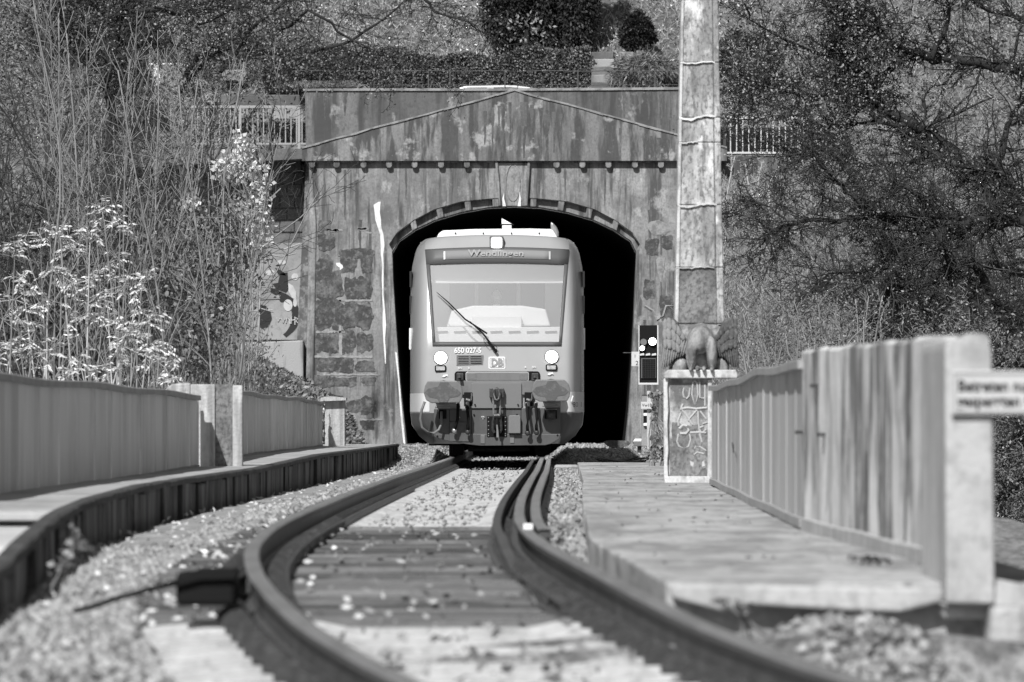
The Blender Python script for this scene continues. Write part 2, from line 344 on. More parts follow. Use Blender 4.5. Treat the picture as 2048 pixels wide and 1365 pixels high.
def one_clip(s_):
    m_ = MB(); z0 = 0
    m_.prism([(s_*.060, -.07, z0), (s_*.185, -.07, z0), (s_*.185, -.07, z0+.035), (s_*.15, -.07, z0+.065), (s_*.10, -.07, z0+.08), (s_*.060, -.07, z0+.05)], (0, .14, 0))
    c_ = m_.build('rail_clip', M['iron']); c_.parent = track; return c_
clips = [one_clip(-1), one_clip(1)]; used_clip = [False, False]
first_s = first_c = True; far = MB()
def put_clip(y):
    for s_ in (-1, 1):
        lc = Vector((tx(y) + s_*.75, y, fz(y) + .003)) - track.location
        for k in (0, 1):
            if not used_clip[k]: clips[k].location = lc; used_clip[k] = True
            else: copy_of(clips[k], track, lc)
yl = list(np.arange(20.2, 34.0, .55)) + list(np.arange(61.0, 131.0, .58))
for y in yl:
    lc = Vector((tx(y), y, fz(y) - .002)) - track.location
    if first_s: slp.location = lc; first_s = False
    else: copy_of(slp, track, lc)
    if y < 34: put_clip(y)
    else:
        for s_ in (-1, 1):
            b_ = clip_mb(); far.add([(x + tx(y) + s_*.75, yy + y, z + fz(y)) for x, yy, z in b_.v], b_.f)
o = far.build('rail_clip', M['iron'], track); o['kind'] = 'stuff'; o['label'] = 'small rail clips along the far stretch of track'
y = 34.4
while y < 60.8:
    d = rnd.uniform(.23, .27); lx = rnd.uniform(-1.33, -1.25)
    h = rnd.uniform(-.03, .004)
    mb = MB().box((tx(y) - 1.3 + rnd.uniform(-.06,.06), y - d/2, fz(y) - .16), (tx(y) + 1.02 + rnd.uniform(-.04,.04), y + d/2 - .012, fz(y) - .001 + min(h, 0)), .004)
    o = mb.build('plank', rnd.choice((M['wood'], M['wood'], M['wood_pale'], M['wood_dark'])), track, loc=(0, y - 20, 0))
    if int(y*4) % 2 == 0: put_clip(y)
    y += d + rnd.choice((.0, .0, .02, .22))
# ballast bed and deck
def bedz(y): return fz(y) - (.035 if y > 34.2 else .05)
def lift_at(x, y):       # the ballast shoulders climb towards the tunnel mouth
    t = np.clip((np.asarray(y) - 134) / 38, 0, 1); t = t*t*(3 - 2*t)
    return .30 * t * np.clip((np.abs(np.asarray(x) - np.interp(y, _g, _X)) - .92) / .35, 0, 1)
YB = np.concatenate([np.arange(-6, 20, 2.0), np.arange(20, 60, .5), np.arange(60, 238, 2.0)])
def kx(y): return float(np.interp(y, [20,30,35.4,36.6,44,52,60.7,70,81.6,98.5,133,152,180], [-2.15,-2.20,-2.26,-2.24,-2.52,-2.74,-2.83,-2.76,-2.62,-2.45,-2.22,-2.15,-2.05]))   # kerb line
def wxl(y):   # inner edge of the right footway
    return float(np.interp(y, [20, 32.8, 37.5, 44, 55, 66, 90, 128], [.64, .63, .53, .43, .50, .58, .80, 1.05]))
mb = MB()
for y in YB:
    near = y < 31.5
    a = -8.0 if y < 33 else -4.3; b = 8.0 if y < 31.5 else 4.2
    if y > 176: a, b = -2.6, 2.65
    for k in range(65):
        x = a + (b - a) * k / 64
        z = bedz(y) - .012 + .02 * math.sin(x*5 + y*1.3) * (1 if abs(x - tx(y)) > 1.3 else 0)
        if y < 33.5 and x > tx(y) + 1.1: z = min(max(z, -.19 + .02*math.sin(x*7+y)), z + (x - tx(y) - 1.1)*.6)
        if y < 33.5 and x > 1.5: z -= min((x - 1.5)*1.6, .35)
        if y > 134: z += float(lift_at(x, y)) + .02*math.sin(x*3+y*.7)
        mb.v.append((x, y, z))
for i in range(len(YB) - 1):
    for k in range(64): mb.f.append((i*65+k, i*65+k+1, (i+1)*65+k+1, (i+1)*65+k))
mb.build('ballast_bed', M['ballast'], smooth=True)['kind'] = 'structure'
# loose ballast stones, real pieces
def stones(n_, xf, y0, y1, smin, smax, name, m, zoff=0.0, dens=1.0):
    yy = y0 * (y1 / y0) ** rng.random(n_); u = rng.random(n_)
    lo, hi = np.array([xf(v) for v in yy]).T
    xx = lo + (hi - lo) * u
    zz = np.interp(yy, _g, _Z) - .175 - .035 + zoff
    ofs = xx - np.interp(yy, _g, _X) - 1.1
    zz = np.where((yy < 32.6) & (ofs > 0), np.minimum(np.maximum(zz, -.195 + zoff), zz + ofs*.6), zz) + lift_at(xx, yy)
    zz = zz - np.where((yy < 33) & (xx > 1.5), np.minimum((xx - 1.5)*1.6, .35), 0)
    sz = smin + (smax - smin) * rng.random(n_) ** 2
    octa = np.array([[1,0,0],[-1,0,0],[0,1,0],[0,-1,0],[0,0,1],[0,0,-1]], float)
    v = octa[None] * (.7 + .6 * rng.random((n_, 6, 1))) + .25 * rng.normal(size=(n_, 6, 3))
    ang = rng.random(n_) * 6.28; ca, sa = np.cos(ang), np.sin(ang)
    x_, y_ = v[..., 0] * ca[:, None] - v[..., 1] * sa[:, None], v[..., 0] * sa[:, None] + v[..., 1] * ca[:, None]
    v = np.stack([x_, y_, v[..., 2] * .75], -1) * sz[:, None, None]
    co = v + np.stack([xx, yy, zz + sz * .3], -1)[:, None]
    fc = np.array([[0,2,4],[2,1,4],[1,3,4],[3,0,4],[2,0,5],[1,2,5],[3,1,5],[0,3,5]])
    f = (np.arange(n_)[:, None, None] * 6 + fc[None])
    o = np_mesh(name, co, f, m, None, 3); return o
side_l = lambda y: ((kx(y) + (.02 if y < 52 else .5)) if y > 33 else -4.5, tx(y) - 1.28)
side_r = lambda y: (tx(y) + (.92 if y > 32 else 1.1), (wxl(y) - .01) if y > 32 else 4.5)
mid = lambda y: (tx(y) - .42, tx(y) + .42)
tag(stones(26000, side_l, 22, 60, .018, .042, 'ballast_stones', M['stone']), 'loose pale ballast stones left of the track', 'ballast', kind='stuff')
tag(stones(9000, side_l, 60, 170, .02, .05, 'ballast_stones', M['stone']), 'distant ballast stones along the far left side of the track', 'ballast', kind='stuff')
tag(stones(20000, side_r, 22, 60, .018, .042, 'ballast_stones', M['stone']), 'loose pale ballast stones right of the track', 'ballast', kind='stuff')
tag(stones(9000, lambda y: (tx(y)+1.0, wxl(y) if y < 128 else 2.4), 60, 172, .02, .05, 'ballast_stones', M['stone']), 'distant ballast stones along the far right side of the track', 'ballast', kind='stuff')
tag(stones(6500, lambda y: (-2.6, 3.2), 134, 176, .02, .045, 'ballast_stones', M['stone']), 'ballast stones at the mouth of the tunnel', 'ballast', kind='stuff')
tag(stones(170, mid, 22, 34, .008, .018, 'ballast_stones', M['stone'], .035), 'stones lying between the near rails', 'ballast', kind='stuff')
tag(stones(650, mid, 61, 132, .010, .024, 'ballast_stones', M['stone'], .035), 'stones lying between the far rails', 'ballast', kind='stuff')
# fallen leaves
def litter(n_, xf, y0, y1, zf, L, name, label, m, up=.5):
    yy = y0 * (y1 / y0) ** rng.random(n_); lh = np.array([xf(v) for v in yy]); xx = lh[:, 0] + (lh[:, 1] - lh[:, 0]) * rng.random(n_)
    c = np.stack([xx, yy, np.array([zf(a, b) for a, b in zip(xx, yy)])], 1)
    d = rng.normal(size=(n_, 3)); d[:, 2] = np.abs(d[:, 2]) * up
    o = leaves(name, c, d, L * (.6 + .8 * rng.random(n_)), L * .6, m); return tag(o, label, 'leaves', kind='stuff')
litter(260, lambda y: (tx(y) - 1.2, tx(y) + 1.0), 34, 60, lambda x, y: fz(y) + .003, .05, 'fallen_leaves', 'dull fallen leaves lying on the timber planks between the rails', M['leaf_dry'], .25)
litter(110, lambda y: (tx(y) - 1.2, tx(y) + 1.2), 34, 60, lambda x, y: fz(y) + .003, .05, 'fallen_leaves', 'pale fallen leaves scattered on the timber planks between the rails', M['leaf_pale'], .25)
litter(70, lambda y: (tx(y) - .6, tx(y) + .6), 26, 34, lambda x, y: fz(y) + .003, .07, 'fallen_leaves', 'dark fallen leaves between the nearest rails', M['leaf_dry'])
litter(1300, lambda y: (kx(y), tx(y) - .9), 34, 150, lambda x, y: fz(y) - .01, .05, 'fallen_leaves', 'fallen leaves along the foot of the left kerb', M['leaf_pale'], .3)
litter(110, lambda y: (wxl(y) + .1, 1.9), 34, 120, lambda x, y: -.035, .035, 'fallen_leaves', 'scraps of leaves on the right footway', M['leaf_dry'], .2)
litter(900, lambda y: (tx(y) + .9, wxl(y)), 45, 150, lambda x, y: fz(y) - .01, .06, 'fallen_leaves', 'fallen leaves in the gravel strip right of the track', M['leaf_dry'])
# small track-side items
o = bx('glint_block', (tx(46.5)+.75-.02, 46.4, tz(46.5)+.003), (tx(46.5)+.75+.035, 46.46, tz(46.5)+.035), M['white']); tag(o, 'small white marker sitting on the right rail head', 'glint')  # white block stands in for the white glint on the rail head
bpt = thing('track_box', 'black box fixed beside the left rail with a cable trailing left', 'equipment box', (tx(34.2)-1.1, 34, fz(34)))
Yb = 33.6
bx('housing', tuple(P(352,1212,Yb)), (P(470,1140,Yb).x, Yb+.5, P(470,1145,Yb).z), M['black'], bpt, bevel=.02)
MB().prism([P(345,1175,Yb-.03), P(392,1140,Yb-.03), P(470,1140,Yb-.03), P(470,1158,Yb-.03), P(400,1160,Yb-.03)], (0,.55,0)).build('cover', M['black'], bpt)
MB().tube([P(352,1165,Yb), P(300,1180,Yb-.1), P(240,1195,Yb-.3), P(180,1216,Yb-.5), P(150,1222,Yb-.6)], .012, 6).build('cable', M['black'], bpt, smooth=True)
bx('joint_plate', (tx(36)-.75-.1, 35.2, tz(36)-.14), (tx(36)-.75-.05, 36.6, tz(36)-.045), M['iron'], bpt, bevel=.01)
# a raised duct of concrete covers between kerb and rail
duct = thing('cable_duct', 'low concrete cable duct running between the kerb and the left rail', 'cable duct', (-2.4, 70, -.17))
y = 52
while y < 128:
    x0 = kx(y) + .12
    MB().hexa([(kx(y)+.12,y,bedz(y)-.05),(kx(y)+.52,y,bedz(y)-.05),(kx(y+1.98)+.52,y+1.98,bedz(y)-.05),(kx(y+1.98)+.12,y+1.98,bedz(y)-.05),
               (kx(y)+.12,y,bedz(y)+.03+rnd.uniform(-.012,.014)),(kx(y)+.52,y,bedz(y)+.03+rnd.uniform(-.012,.014)),(kx(y+1.98)+.52,y+1.98,bedz(y)+.03),(kx(y+1.98)+.12,y+1.98,bedz(y)+.03)]).build('duct_cover', M['duct'], duct)
    y += 2.0
# ------------------------------------------------------------------ right footway, parapet
foot = thing('right_footway', 'pale concrete footway slabs to the right of the track', 'footway', (1.3, 30, -.2))
y = 32.4; prev = None
def rfx(y): return float(np.interp(y, [32, 35.3, 47.8, 82, 128], [1.96, 1.91, 1.76, 2.06, 2.2]))   # parapet face line
while y < 127:
    L_ = 3.1 if y < 60 else 3.7
    y2 = min(y + L_, 128); j = rnd.uniform(-.004, .004); jl = rnd.uniform(-.006, .006)
    t = 0.0
    MB().hexa([(wxl(y)+jl, y+.012, -.30), (rfx(y)+.35, y+.012, -.30), (rfx(y2)+.35, y2-.012, -.30), (wxl(y2)+jl, y2-.012, -.30),
               (wxl(y)+jl, y+.012, -.045+j), (rfx(y)+.35, y+.012, -.045+j), (rfx(y2)+.35, y2-.012, -.040+j), (wxl(y2)+jl, y2-.012, -.040+j)]).build('slab', M['slab'], foot, bevel=.012)
    y = y2
# crumbling front end of the footway
pr = [P(1335,1168,32.3),P(1890,1178,32.3),P(1885,1205,32.3),P(1800,1225,32.3),P(1700,1222,32.3),P(1600,1216,32.3),P(1500,1210,32.3),P(1440,1222,32.3),P(1345,1198,32.3)]
q = [ (x, y_, z-.12) if i > 1 else (x, y_, z) for i, (x, y_, z) in enumerate(pr)]
MB().prism(pr, (0, .09, 0)).build('broken_edge', M['post'], foot, bevel=.015)
# sheet parapet between pedestal and concrete wall
def sheet_parapet(name, label, xf, y0, y1, z0f, z1f, m, face, step, capw=.07, rel=.009):
    t = thing(name, label, 'parapet', (xf(y0), y0, z0f(y0)))
    n_ = int(round((y1 - y0) / step)); st = (y1 - y0) / n_
    for i in range(n_):
        a, b = y0 + i*st, y0 + (i+1)*st
        mb = MB(); off = rnd.uniform(-.006, .006) * face; th = .03
        xa, xb = xf(a) + off, xf(b) + off
        # a sheet with a raised edge fold
        k = 5; ysx = [a + .02, a + .09, a + .12, b - .09, b - .05, b - .02]; dx = [rel, rel, 0, 0, rel*.8, rel*.8]
        pts = [(xf(v) + off - face*d_, v) for v, d_ in zip(ysx, dx)]
        mb.v += [(x, v, z0f(v)+.02) for x, v in pts] + [(x, v, z1f(v)-.05) for x, v in pts] + [(x+face*th, v, z0f(v)+.02) for x, v in pts] + [(x+face*th, v, z1f(v)-.05) for x, v in pts]
        for c in range(5): mb.f += [(c, c+1, c+7, c+6), (12+c, 18+c, 19+c, 13+c)]
        mb.f += [(0, 6, 18, 12), (5, 17, 23, 11), (6,7,8,9,10,11,23,22,21,20,19,18), (0,12,13,14,15,16,17,5,4,3,2,1)]
        mb.build('panel', m, t)
    yy = np.arange(y0, y1 + .01, 1.0)
    strip(lambda v: [(xf(v)-capw, z1f(v)-.055), (xf(v)+capw, z1f(v)-.055), (xf(v)+capw, z1f(v)-.008), (xf(v)+capw*.8, z1f(v)), (xf(v)-capw*.8, z1f(v)), (xf(v)-capw, z1f(v)-.008)], yy, 'handrail', M['cap'], t)
    strip(lambda v: [(xf(v)-.04, z0f(v)-.035), (xf(v)+.04, z0f(v)-.035), (xf(v)+.04, z0f(v)+.02), (xf(v)-.04, z0f(v)+.02)], yy, 'bottom_rail', M['cap'], t)
    return t
def wob(v, ph=0): return .010*math.sin(v*.55+ph) + .008*math.sin(v*.23+1+ph)
rtop = lambda v: .96 + float(np.interp(v, [47, 60, 84], [.01, .03, .0])) + wob(v)
sheet_parapet('right_parapet', 'pale grey metal sheet parapet with rounded handrail right of the footway', rfx, 47.9, 82.5, lambda v: .0 + .4*wob(v, 2), rtop, M['panel_r'], 1, 2.1, .05)
o = sheet_parapet('far_right_parapet', 'short ivy topped metal parapet beyond the eagle pedestal', lambda v: 2.28, 90, 120, lambda v: 0, lambda v: .97, M['panel_r'], 1, 2.1)
# short tag sprayed on the sheet
tg = MB(); 
a = [P(1489,886,69.6),P(1498,893,69.3),P(1509,905,69.0),P(1504,893,69.2),P(1512,896,69.0),P(1508,890,69.1)]
tg.tube([(rfx(p.y)-.035, p.y, p.z) for p in a], .006, 5); o = tg.build('spray_scrawl', M['iron'], bpy.data.objects['right_parapet'])
# concrete wall block
wallb = thing('parapet_wall', 'streaked concrete parapet wall between the metal sheets and the near post', 'wall', (1.85, 35, -.05))
ysw = np.arange(34.0, 48.01, .5)
wt = lambda v: float(np.interp(v, [33, 35.3, 48], [.965, .984, 1.035])) + .006*math.sin(v*2.1)
strip(lambda v: [(rfx(v)-.02, -.06), (rfx(v)+.10, -.06), (rfx(v)+.10, wt(v)-.02), (rfx(v)+.08, wt(v)), (rfx(v), wt(v)), (rfx(v)-.02, wt(v)-.02)], ysw, 'wall_body', M['streaky'], wallb)
for yy, zz in ((46.0, .80), (45.2, .52), (47.8, .53)): MB().box((rfx(yy)-.06, yy, zz), (rfx(yy)+.0, yy+.25, zz+.02)).build('iron_stub', M['iron'], wallb)
strip(lambda v: [(rfx(v)-.04, -.06), (rfx(v)-.015, -.06), (rfx(v)-.015, .035+.004*math.sin(v*1.7)), (rfx(v)-.04, .022+.004*math.sin(v*1.1))], np.arange(34.1, 47.9, .4), 'plinth', M['pillar'], wallb)
# near post with sign
Yp = 32.0
np_ = thing('concrete_post', 'tall pale concrete post in the right foreground carrying a notice', 'post', (P(1940,1205,Yp).x, Yp, P(1940,1205,Yp).z))
pts = [(1892,1208),(1890,700),(1893,683),(1905,676),(1960,678),(1976,686),(1984,700),(1988,1000),(1990,1208)]
poly('post_body', pts, Yp, Yp + 1.9, M['post'], np_, bevel=.012)
bs = thing('post_base', 'broad concrete footing block under the near right post', 'base', (P(1960,1300,33.8).x, 33.8, -.5))
poly('footing', [(1886,1213),(2210,1213),(2210,1200),(2060,1172),(1992,1158),(1988,1208),(1886,1208)], Yp+.02, Yp + .9, M['post'], bs, bevel=.012)
poly('footing_wall', [(1978,1420),(1975,1300),(1982,1214),(2210,1213),(2210,1420)], Yp - .1, Yp + .7, M['pillar'], bs, bevel=.02)
poly('footing_flange', [(1889,1212),(1889,1238),(2210,1244),(2210,1212)], Yp + .1, Yp + .8, M['streaky'], bs, bevel=.012)
sg = thing('notice_sign', 'pale enamel notice with two lines of German text on the near post', 'sign', (P(2040,780,Yp-.04).x, Yp-.04, P(2040,780,Yp).z))
poly('sign_plate', [(1903,742),(2208,742),(2208,830),(1903,830)], Yp-.03, Yp-.004, M['sign'], sg, bevel=.003)
fr = MB()
for a, b in (((1908,746),(2204,749)), ((1908,823),(2204,826)), ((1908,749),(1911,823)), ((2201,749),(2204,823))):
    p, q = P(a[0], b[1], Yp-.034), P(b[0], a[1], Yp-.03); fr.box((p.x, Yp-.034, p.z), (q.x, Yp-.0305, q.z))
fr.build('sign_border', M['sign_edge'], sg)
text('lettering', 'Betreten nur im', .066, P(1915,773,Yp-.034), M['black_text'], sg, .001, align='LEFT', sx=.87, bold=.0012)
text('lettering', 'gesperrten Gleis', .066, P(1915,803,Yp-.034), M['black_text'], sg, .001, align='LEFT', sx=.87, bold=.0012)
# ------------------------------------------------------------------ left kerb, footway, parapets
kerb = thing('left_kerb', 'row of dark tarred kerb blocks edging the left footway', 'kerb', (-2.5, 60, -.2))
def kz(y): return float(np.interp(y, [28, 30, 35.4, 36.6, 46, 52, 60.7, 82, 100, 152], [-.08, -.06, -.03, .05, .10, .108, .126, .136, .20, .195]))
y = 30.0
while y < 151:
    L_ = rnd.uniform(.85, 1.25) if y > 45 else rnd.uniform(.5, .7)
    o_ = rnd.uniform(-.035, .02); kt = rnd.uniform(.02, .075)
    xa, xb = kx(y) + o_, kx(y + L_) + o_
    mb = MB().hexa([(xa-.05,y+.008,bedz(y)-.1),(xa,y+.008,bedz(y)-.1),(xb,y+L_-.008,bedz(y)-.1),(xb-.05,y+L_-.008,bedz(y)-.1),
                    (xa-.05,y+.008,kz(y)-.05),(xa+rnd.uniform(-.012,.012),y+.008,kz(y)-kt),(xb,y+L_-.008,kz(y)-kt),(xb-.05,y+L_-.008,kz(y)-kt)])
    mb.build('kerb_block', M['kerb'], kerb, bevel=.012)
    y += L_
yk = np.arange(30, 151, .55); kw = {float(v): rnd.uniform(-.018, .016) for v in yk}
strip(lambda v: [(kx(v)-.055, kz(v)-.05), (kx(v)+.035+kw[float(v)], kz(v)-.05), (kx(v)+.035+kw[float(v)], kz(v)-.012), (kx(v)+.02, kz(v)+kw[float(v)]*.4), (kx(v)-.055, kz(v))], yk, 'kerb_capping', M['kerb_cap'], kerb)
def lfx(y): return float(np.interp(y, [55, 82.5, 139, 155], [-3.56, -3.32, -3.31, -3.3]))
lf = thing('left_footway', 'narrow pale concrete footway behind the dark left kerb', 'footway', (-3, 60, 0))
y = 46.0
while y < 151:
    L_ = 2.6; y2 = y + L_; j = rnd.uniform(-.004, .004)
    xl1, xl2 = (-4.2, -4.2) if y < 50 else (lfx(y)-.25, lfx(y2)-.25)
    MB().hexa([(xl1,y+.01,-.3),(kx(y)-.057,y+.01,-.3),(kx(y2)-.057,y2-.01,-.3),(xl2,y2-.01,-.3),
               (xl1,y+.01,kz(y)-.012+j),(kx(y)-.057,y+.01,kz(y)-.006+j),(kx(y2)-.057,y2-.01,kz(y2)-.006+j),(xl2,y2-.01,kz(y2)-.012+j)]).build('slab', M['slab_l'], lf, bevel=.01)
    y = y2
# step and plate at the near end
st = thing('footway_step', 'flat sheet step where the left footway drops in the foreground', 'step', (-2.7, 38, 0))
MB().box((-4.6, 45.5, kz(45.5)-.06), (kx(45.6)-.058, 45.98, kz(45.5)-.008)).build('step_edge', M['slab_l'], st, bevel=.01)
MB().hexa([(-4.6,36.7,-.4),(kx(36.7)-.058,36.7,-.4),(kx(45.45)-.058,45.45,-.4),(-4.6,45.45,-.4),(-4.6,36.7,kz(36.7)-.05),(kx(36.7)-.058,36.7,kz(36.7)-.02),(kx(45.45)-.058,45.45,kz(45.45)-.09),(-4.6,45.45,kz(45.45)-.09)]).build('step_plate', M['panel'], st)
lz0 = lambda v: kz(v) - .01 + float(np.interp(v, [55, 70, 84], [-.055, -.02, 0])) + .4*wob(v, 1)
lz1 = lambda v: float(np.interp(v, [52, 62, 70, 78, 84, 97, 120, 139], [.945, .935, .915, .905, .90, .975, .985, .95])) + .9*wob(v, 3)
sheet_parapet('left_parapet', 'long grey metal sheet parapet left of the track, nearest the camera', lfx, 50, 84.2, lz0, lz1, M['panel'], -1, 2.3, .055, .028)
sheet_parapet('far_left_parapet', 'second grey metal sheet parapet between the two left pillars', lfx, 86.5, 139, lz0, lz1, M['panel'], -1, 2.2, .05, .024)
def frame_pillar(name, label, outer, inner, Y, dep, m, mi):
    t = thing(name, label, 'pillar', tuple(P((outer[0]+outer[2])/2, outer[3], Y)))
    x0, y0, x1, y1 = outer; a0, b0, a1, b1 = inner
    poly('pillar_core', [(x0+2,y1),(x0+2,y0+2),(x1-2,y0+2),(x1-2,y1)], Y + .05, Y + dep, m, t)
    if a1 > a0:
        poly('pilaster', [(x0,y1),(x0,y0),(a0,y0),(a0,y1)], Y, Y + .08, m, t, bevel=.012)
        poly('pilaster', [(a1,y1),(a1,y0+2),(x1,y0+2),(x1,y1)], Y, Y + .08, m, t, bevel=.012)
        poly('recess_panel', [(a0,y1),(a0,b0),(a1,b0),(a1,y1)], Y + .035, Y + .06, mi, t)
    return t
p1 = frame_pillar('left_pillar', 'pale pillar with a dark recessed face between the two left parapets', (381,769,485,942), (430,769,465,942), 84.3, .6, M['pillar'], M['obelisk_dark'])
poly('side_buttress', [(333,942),(333,775),(345,768),(381,766),(381,942)], 84.6, 85.0, M['pillar'], p1, bevel=.02)
p2 = frame_pillar('end_pillar', 'small white streaked pillar where the far left parapet ends', (648,796,691,905), (0,0,0,0), 139.3, .9, M['pillar'], None)
poly('pillar_cap', [(641,803),(641,796),(660,793),(692,796),(692,801)], 139.2, 140.3, M['pillar'], p2)
ch = thing('hanging_chain', 'thin rusty chain hanging down the end pillar', 'chain', tuple(P(648,890,139)))
for i in range(15):
    c = P(648 + math.sin(i*.7)*1.5, 804 + i*5.8, 139.1)
    q = [c + Vector((math.cos(t)*.011 if i % 2 else 0, math.cos(t)*.011 if not i % 2 else 0, math.sin(t)*.027)) for t in [k*math.pi/4 for k in range(9)]]
    MB().tube(q, .005, 4, cap=False).build('link', M['iron'], ch)
MB().ell(P(647,819,139), (.02,.02,.025)).build('padlock', M['white'], ch)
# the bridge itself under the track
bd = MB()
bd.box((-4.3, 33, -1.2), (-2.9, 172, -.31)); 
bd.box((-2.9, 33, -1.2), (2.6, 172, -.45))
bd.box((2.6, 33, -1.2), (2.75, 125, -.32))
o = bd.build('bridge_deck', M['post']); o['kind'] = 'structure'
# ------------------------------------------------------------------ tunnel portal
YP = 174.0
port = thing('tunnel_portal', 'weathered concrete tunnel portal with a pediment and a shallow arch', 'tunnel portal', tuple(P(1029, 895, YP)))
inner = [(815,897),(806,820),(798,740),(791,640),(786,560),(784,505),(797,482),(830,459),(870,440),(920,425),(975,415),(1029,412)]
inner_r = [(2058-x+ (x < 790)*0, y) for x, y in inner]
inner_r = [(1250,897),(1258,820),(1263,740),(1268,640),(1271,560),(1273,505),(1262,482),(1228,459),(1188,440),(1138,425),(1083,415),(1029,412)]
ring_o = [(784,500),(778,489),(793,466),(828,440),(868,419),(923,403),(985,397),(1029,396)]
ring_or = [(1273,500),(1280,489),(1266,466),(1230,440),(1190,419),(1135,403),(1073,397),(1029,396)]
out_l = [(608,905),(612,760),(616,560),(618,322)]
wallp = out_l + [(1440,322),(1440,905)] + inner_r[:5] + ring_or[:-1] + ring_o[::-1] + inner[:5][::-1]
poly('portal_wall', wallp, YP, YP + 1.3, M['portal'], port)
ri = inner[5:-1] + inner_r[5:][::-1]
ringp = ring_o[1:-1] + ring_or[1:][::-1]
rp = [(776,500)] + ring_o[1:] + ring_or[1:-1][::-1] + [(1282,500)] + inner_r[5:-1] + inner[5:][::-1]
poly('arch_ring', rp, YP + .16, YP + 1.3, M['portal'], port)
def along(pl, t):
    d = [math.dist(pl[i], pl[i+1]) for i in range(len(pl)-1)]; s_ = t * sum(d)
    for i, q in enumerate(d):
        if s_ <= q: f = s_ / q; return (pl[i][0]+(pl[i+1][0]-pl[i][0])*f, pl[i][1]+(pl[i+1][1]-pl[i][1])*f)
        s_ -= q
    return pl[-1]
for ro, r_i in ((ring_o[1:], inner[5:]), (ring_or[1:], inner_r[5:])):
    for t in (.22, .43, .64, .84):
        a, b = along(ro, t), along(r_i, t); a2, b2 = along(ro, t + .045), along(r_i, t + .045)
        poly('arch_rib', [a, a2, b2, b], YP + .02, YP + .5, M['portal'], port, bevel=.02)
# recess edge fillet
for pl in (ring_o[1:], ring_or[1:]):
    e = [P(x, y, YP + .05) for x, y in pl]; MB().tube(e, .03, 6).build('arch_moulding', M['portal'], port, smooth=True)
# keystone
poly('keystone', [(990,322),(1061,322),(1055,413),(998,413)], YP - .06, YP + .5, M['portal'], port, bevel=.02)
for a in ([(990,322),(996,322),(1003,412),(998,413)], [(1055,322),(1061,322),(1055,413),(1050,412)]):
    poly('keystone_moulding', a, YP - .12, YP, M['portal'], port, bevel=.02)
ov = [(1026 + 14*math.cos(t), 366 + 37*math.sin(t)) for t in [k*math.pi/14 for k in range(28)]]
MB().tube([P(x, y, YP-.07) for x, y in ov + [ov[0]]], .010, 6).build('keystone_oval', M['portal'], port, smooth=True)
MB().ell(P(1026,347,YP-.035), (.12, .035, .16)).build('keystone_boss', M['portal'], port, smooth=True)
# attic, pediment, cornice blocks
poly('attic_wall', [(612,323),(610,181),(1438,177),(1440,323)], YP - .03, YP + .6, M['attic'], port)
poly('pediment', [(604,322),(604,297),(700,270),(760,253),(870,223),(960,198),(1029,181),(1120,203),(1220,230),(1320,258),(1454,296),(1454,322)], YP - .17, YP + .1, M['pediment'], port)
def rake(pts, nm):
    mb = MB()
    for i in range(len(pts)-1):
        a, b = pts[i], pts[i+1]
        mb.prism([P(a[0],a[1]-2.2,YP-.20), P(b[0],b[1]-2.2,YP-.20), P(b[0],b[1]+1+rnd.uniform(-.6,1.2),YP-.20), P(a[0],a[1]+1+rnd.uniform(-.6,1.2),YP-.20)], (0,.2,0))
    return mb.build(nm, M['trim'], port)  # pale strip carries the lit top edge of the rake in its colour
rake([(604,296)]+[(604+ (1029-604)*k/12, 296-(296-181)*k/12 + rnd.uniform(-1.2,1.2)) for k in range(1,12)]+[(1029,181)], 'raking_moulding')
rake([(1029,181)]+[(1029+(1454-1029)*k/12, 181+(296-181)*k/12 + rnd.uniform(-1,1)) for k in range(1,12)]+[(1454,296)], 'raking_moulding')
poly('coping', [(606,182),(606,178),(720,177),(1000,177),(1200,176),(1444,174),(1444,179),(1200,181),(1000,182)], YP - .07, YP + .7, M['trim'], port)
for x in (624, 673, 727, 778, 829, 882, 934, 1113, 1165, 1217, 1270, 1322, 1372, 1425):
    poly('cornice_block', [(x-6,322),(x+6,322),(x+6,333),(x+3,336),(x-3,336),(x-6,333)], YP - .13, YP + .05, M['portal'], port, bevel=.012)
poly('cornice_fillet', [(615,322),(1444,322),(1444,326),(615,326)], YP - .06, YP + .05, M['portal'], port)
# pier: pale mortar field with dark stones
def blob(x0, y0, x1, y1, n_=11, j=.16):
    cx, cy, a, b = (x0+x1)/2, (y0+y1)/2, (x1-x0)/2, (y1-y0)/2; o_ = []
    for k in range(n_):
        t = 2*math.pi*k/n_; c, s_ = math.cos(t), math.sin(t); q = (abs(c)**5+abs(s_)**5)**(-.2)
        q *= 1 - rnd.uniform(0, j)
        o_.append((cx + a*c*q, cy + b*s_*q))
    return o_
def ragged(x0, y0, x1, y1):      # a weathered stone face with a broken outline
    o_ = []; ph = [rnd.uniform(0, 6.28) for _ in range(4)]; n_ = 30; cx, cy, a, b = (x0+x1)/2, (y0+y1)/2, (x1-x0)/2, (y1-y0)/2
    for k in range(n_):
        t = 2*math.pi*k/n_; c, s_ = math.cos(t), math.sin(t); q = (abs(c)**6+abs(s_)**6)**(-1/6)
        q *= 1 - .07*math.sin(3*t+ph[0]) - .06*math.sin(5*t+ph[1]) - .05*math.sin(9*t+ph[2]) - rnd.uniform(0, .10)
        o_.append((cx + a*c*q, cy + b*s_*q))
    return o_
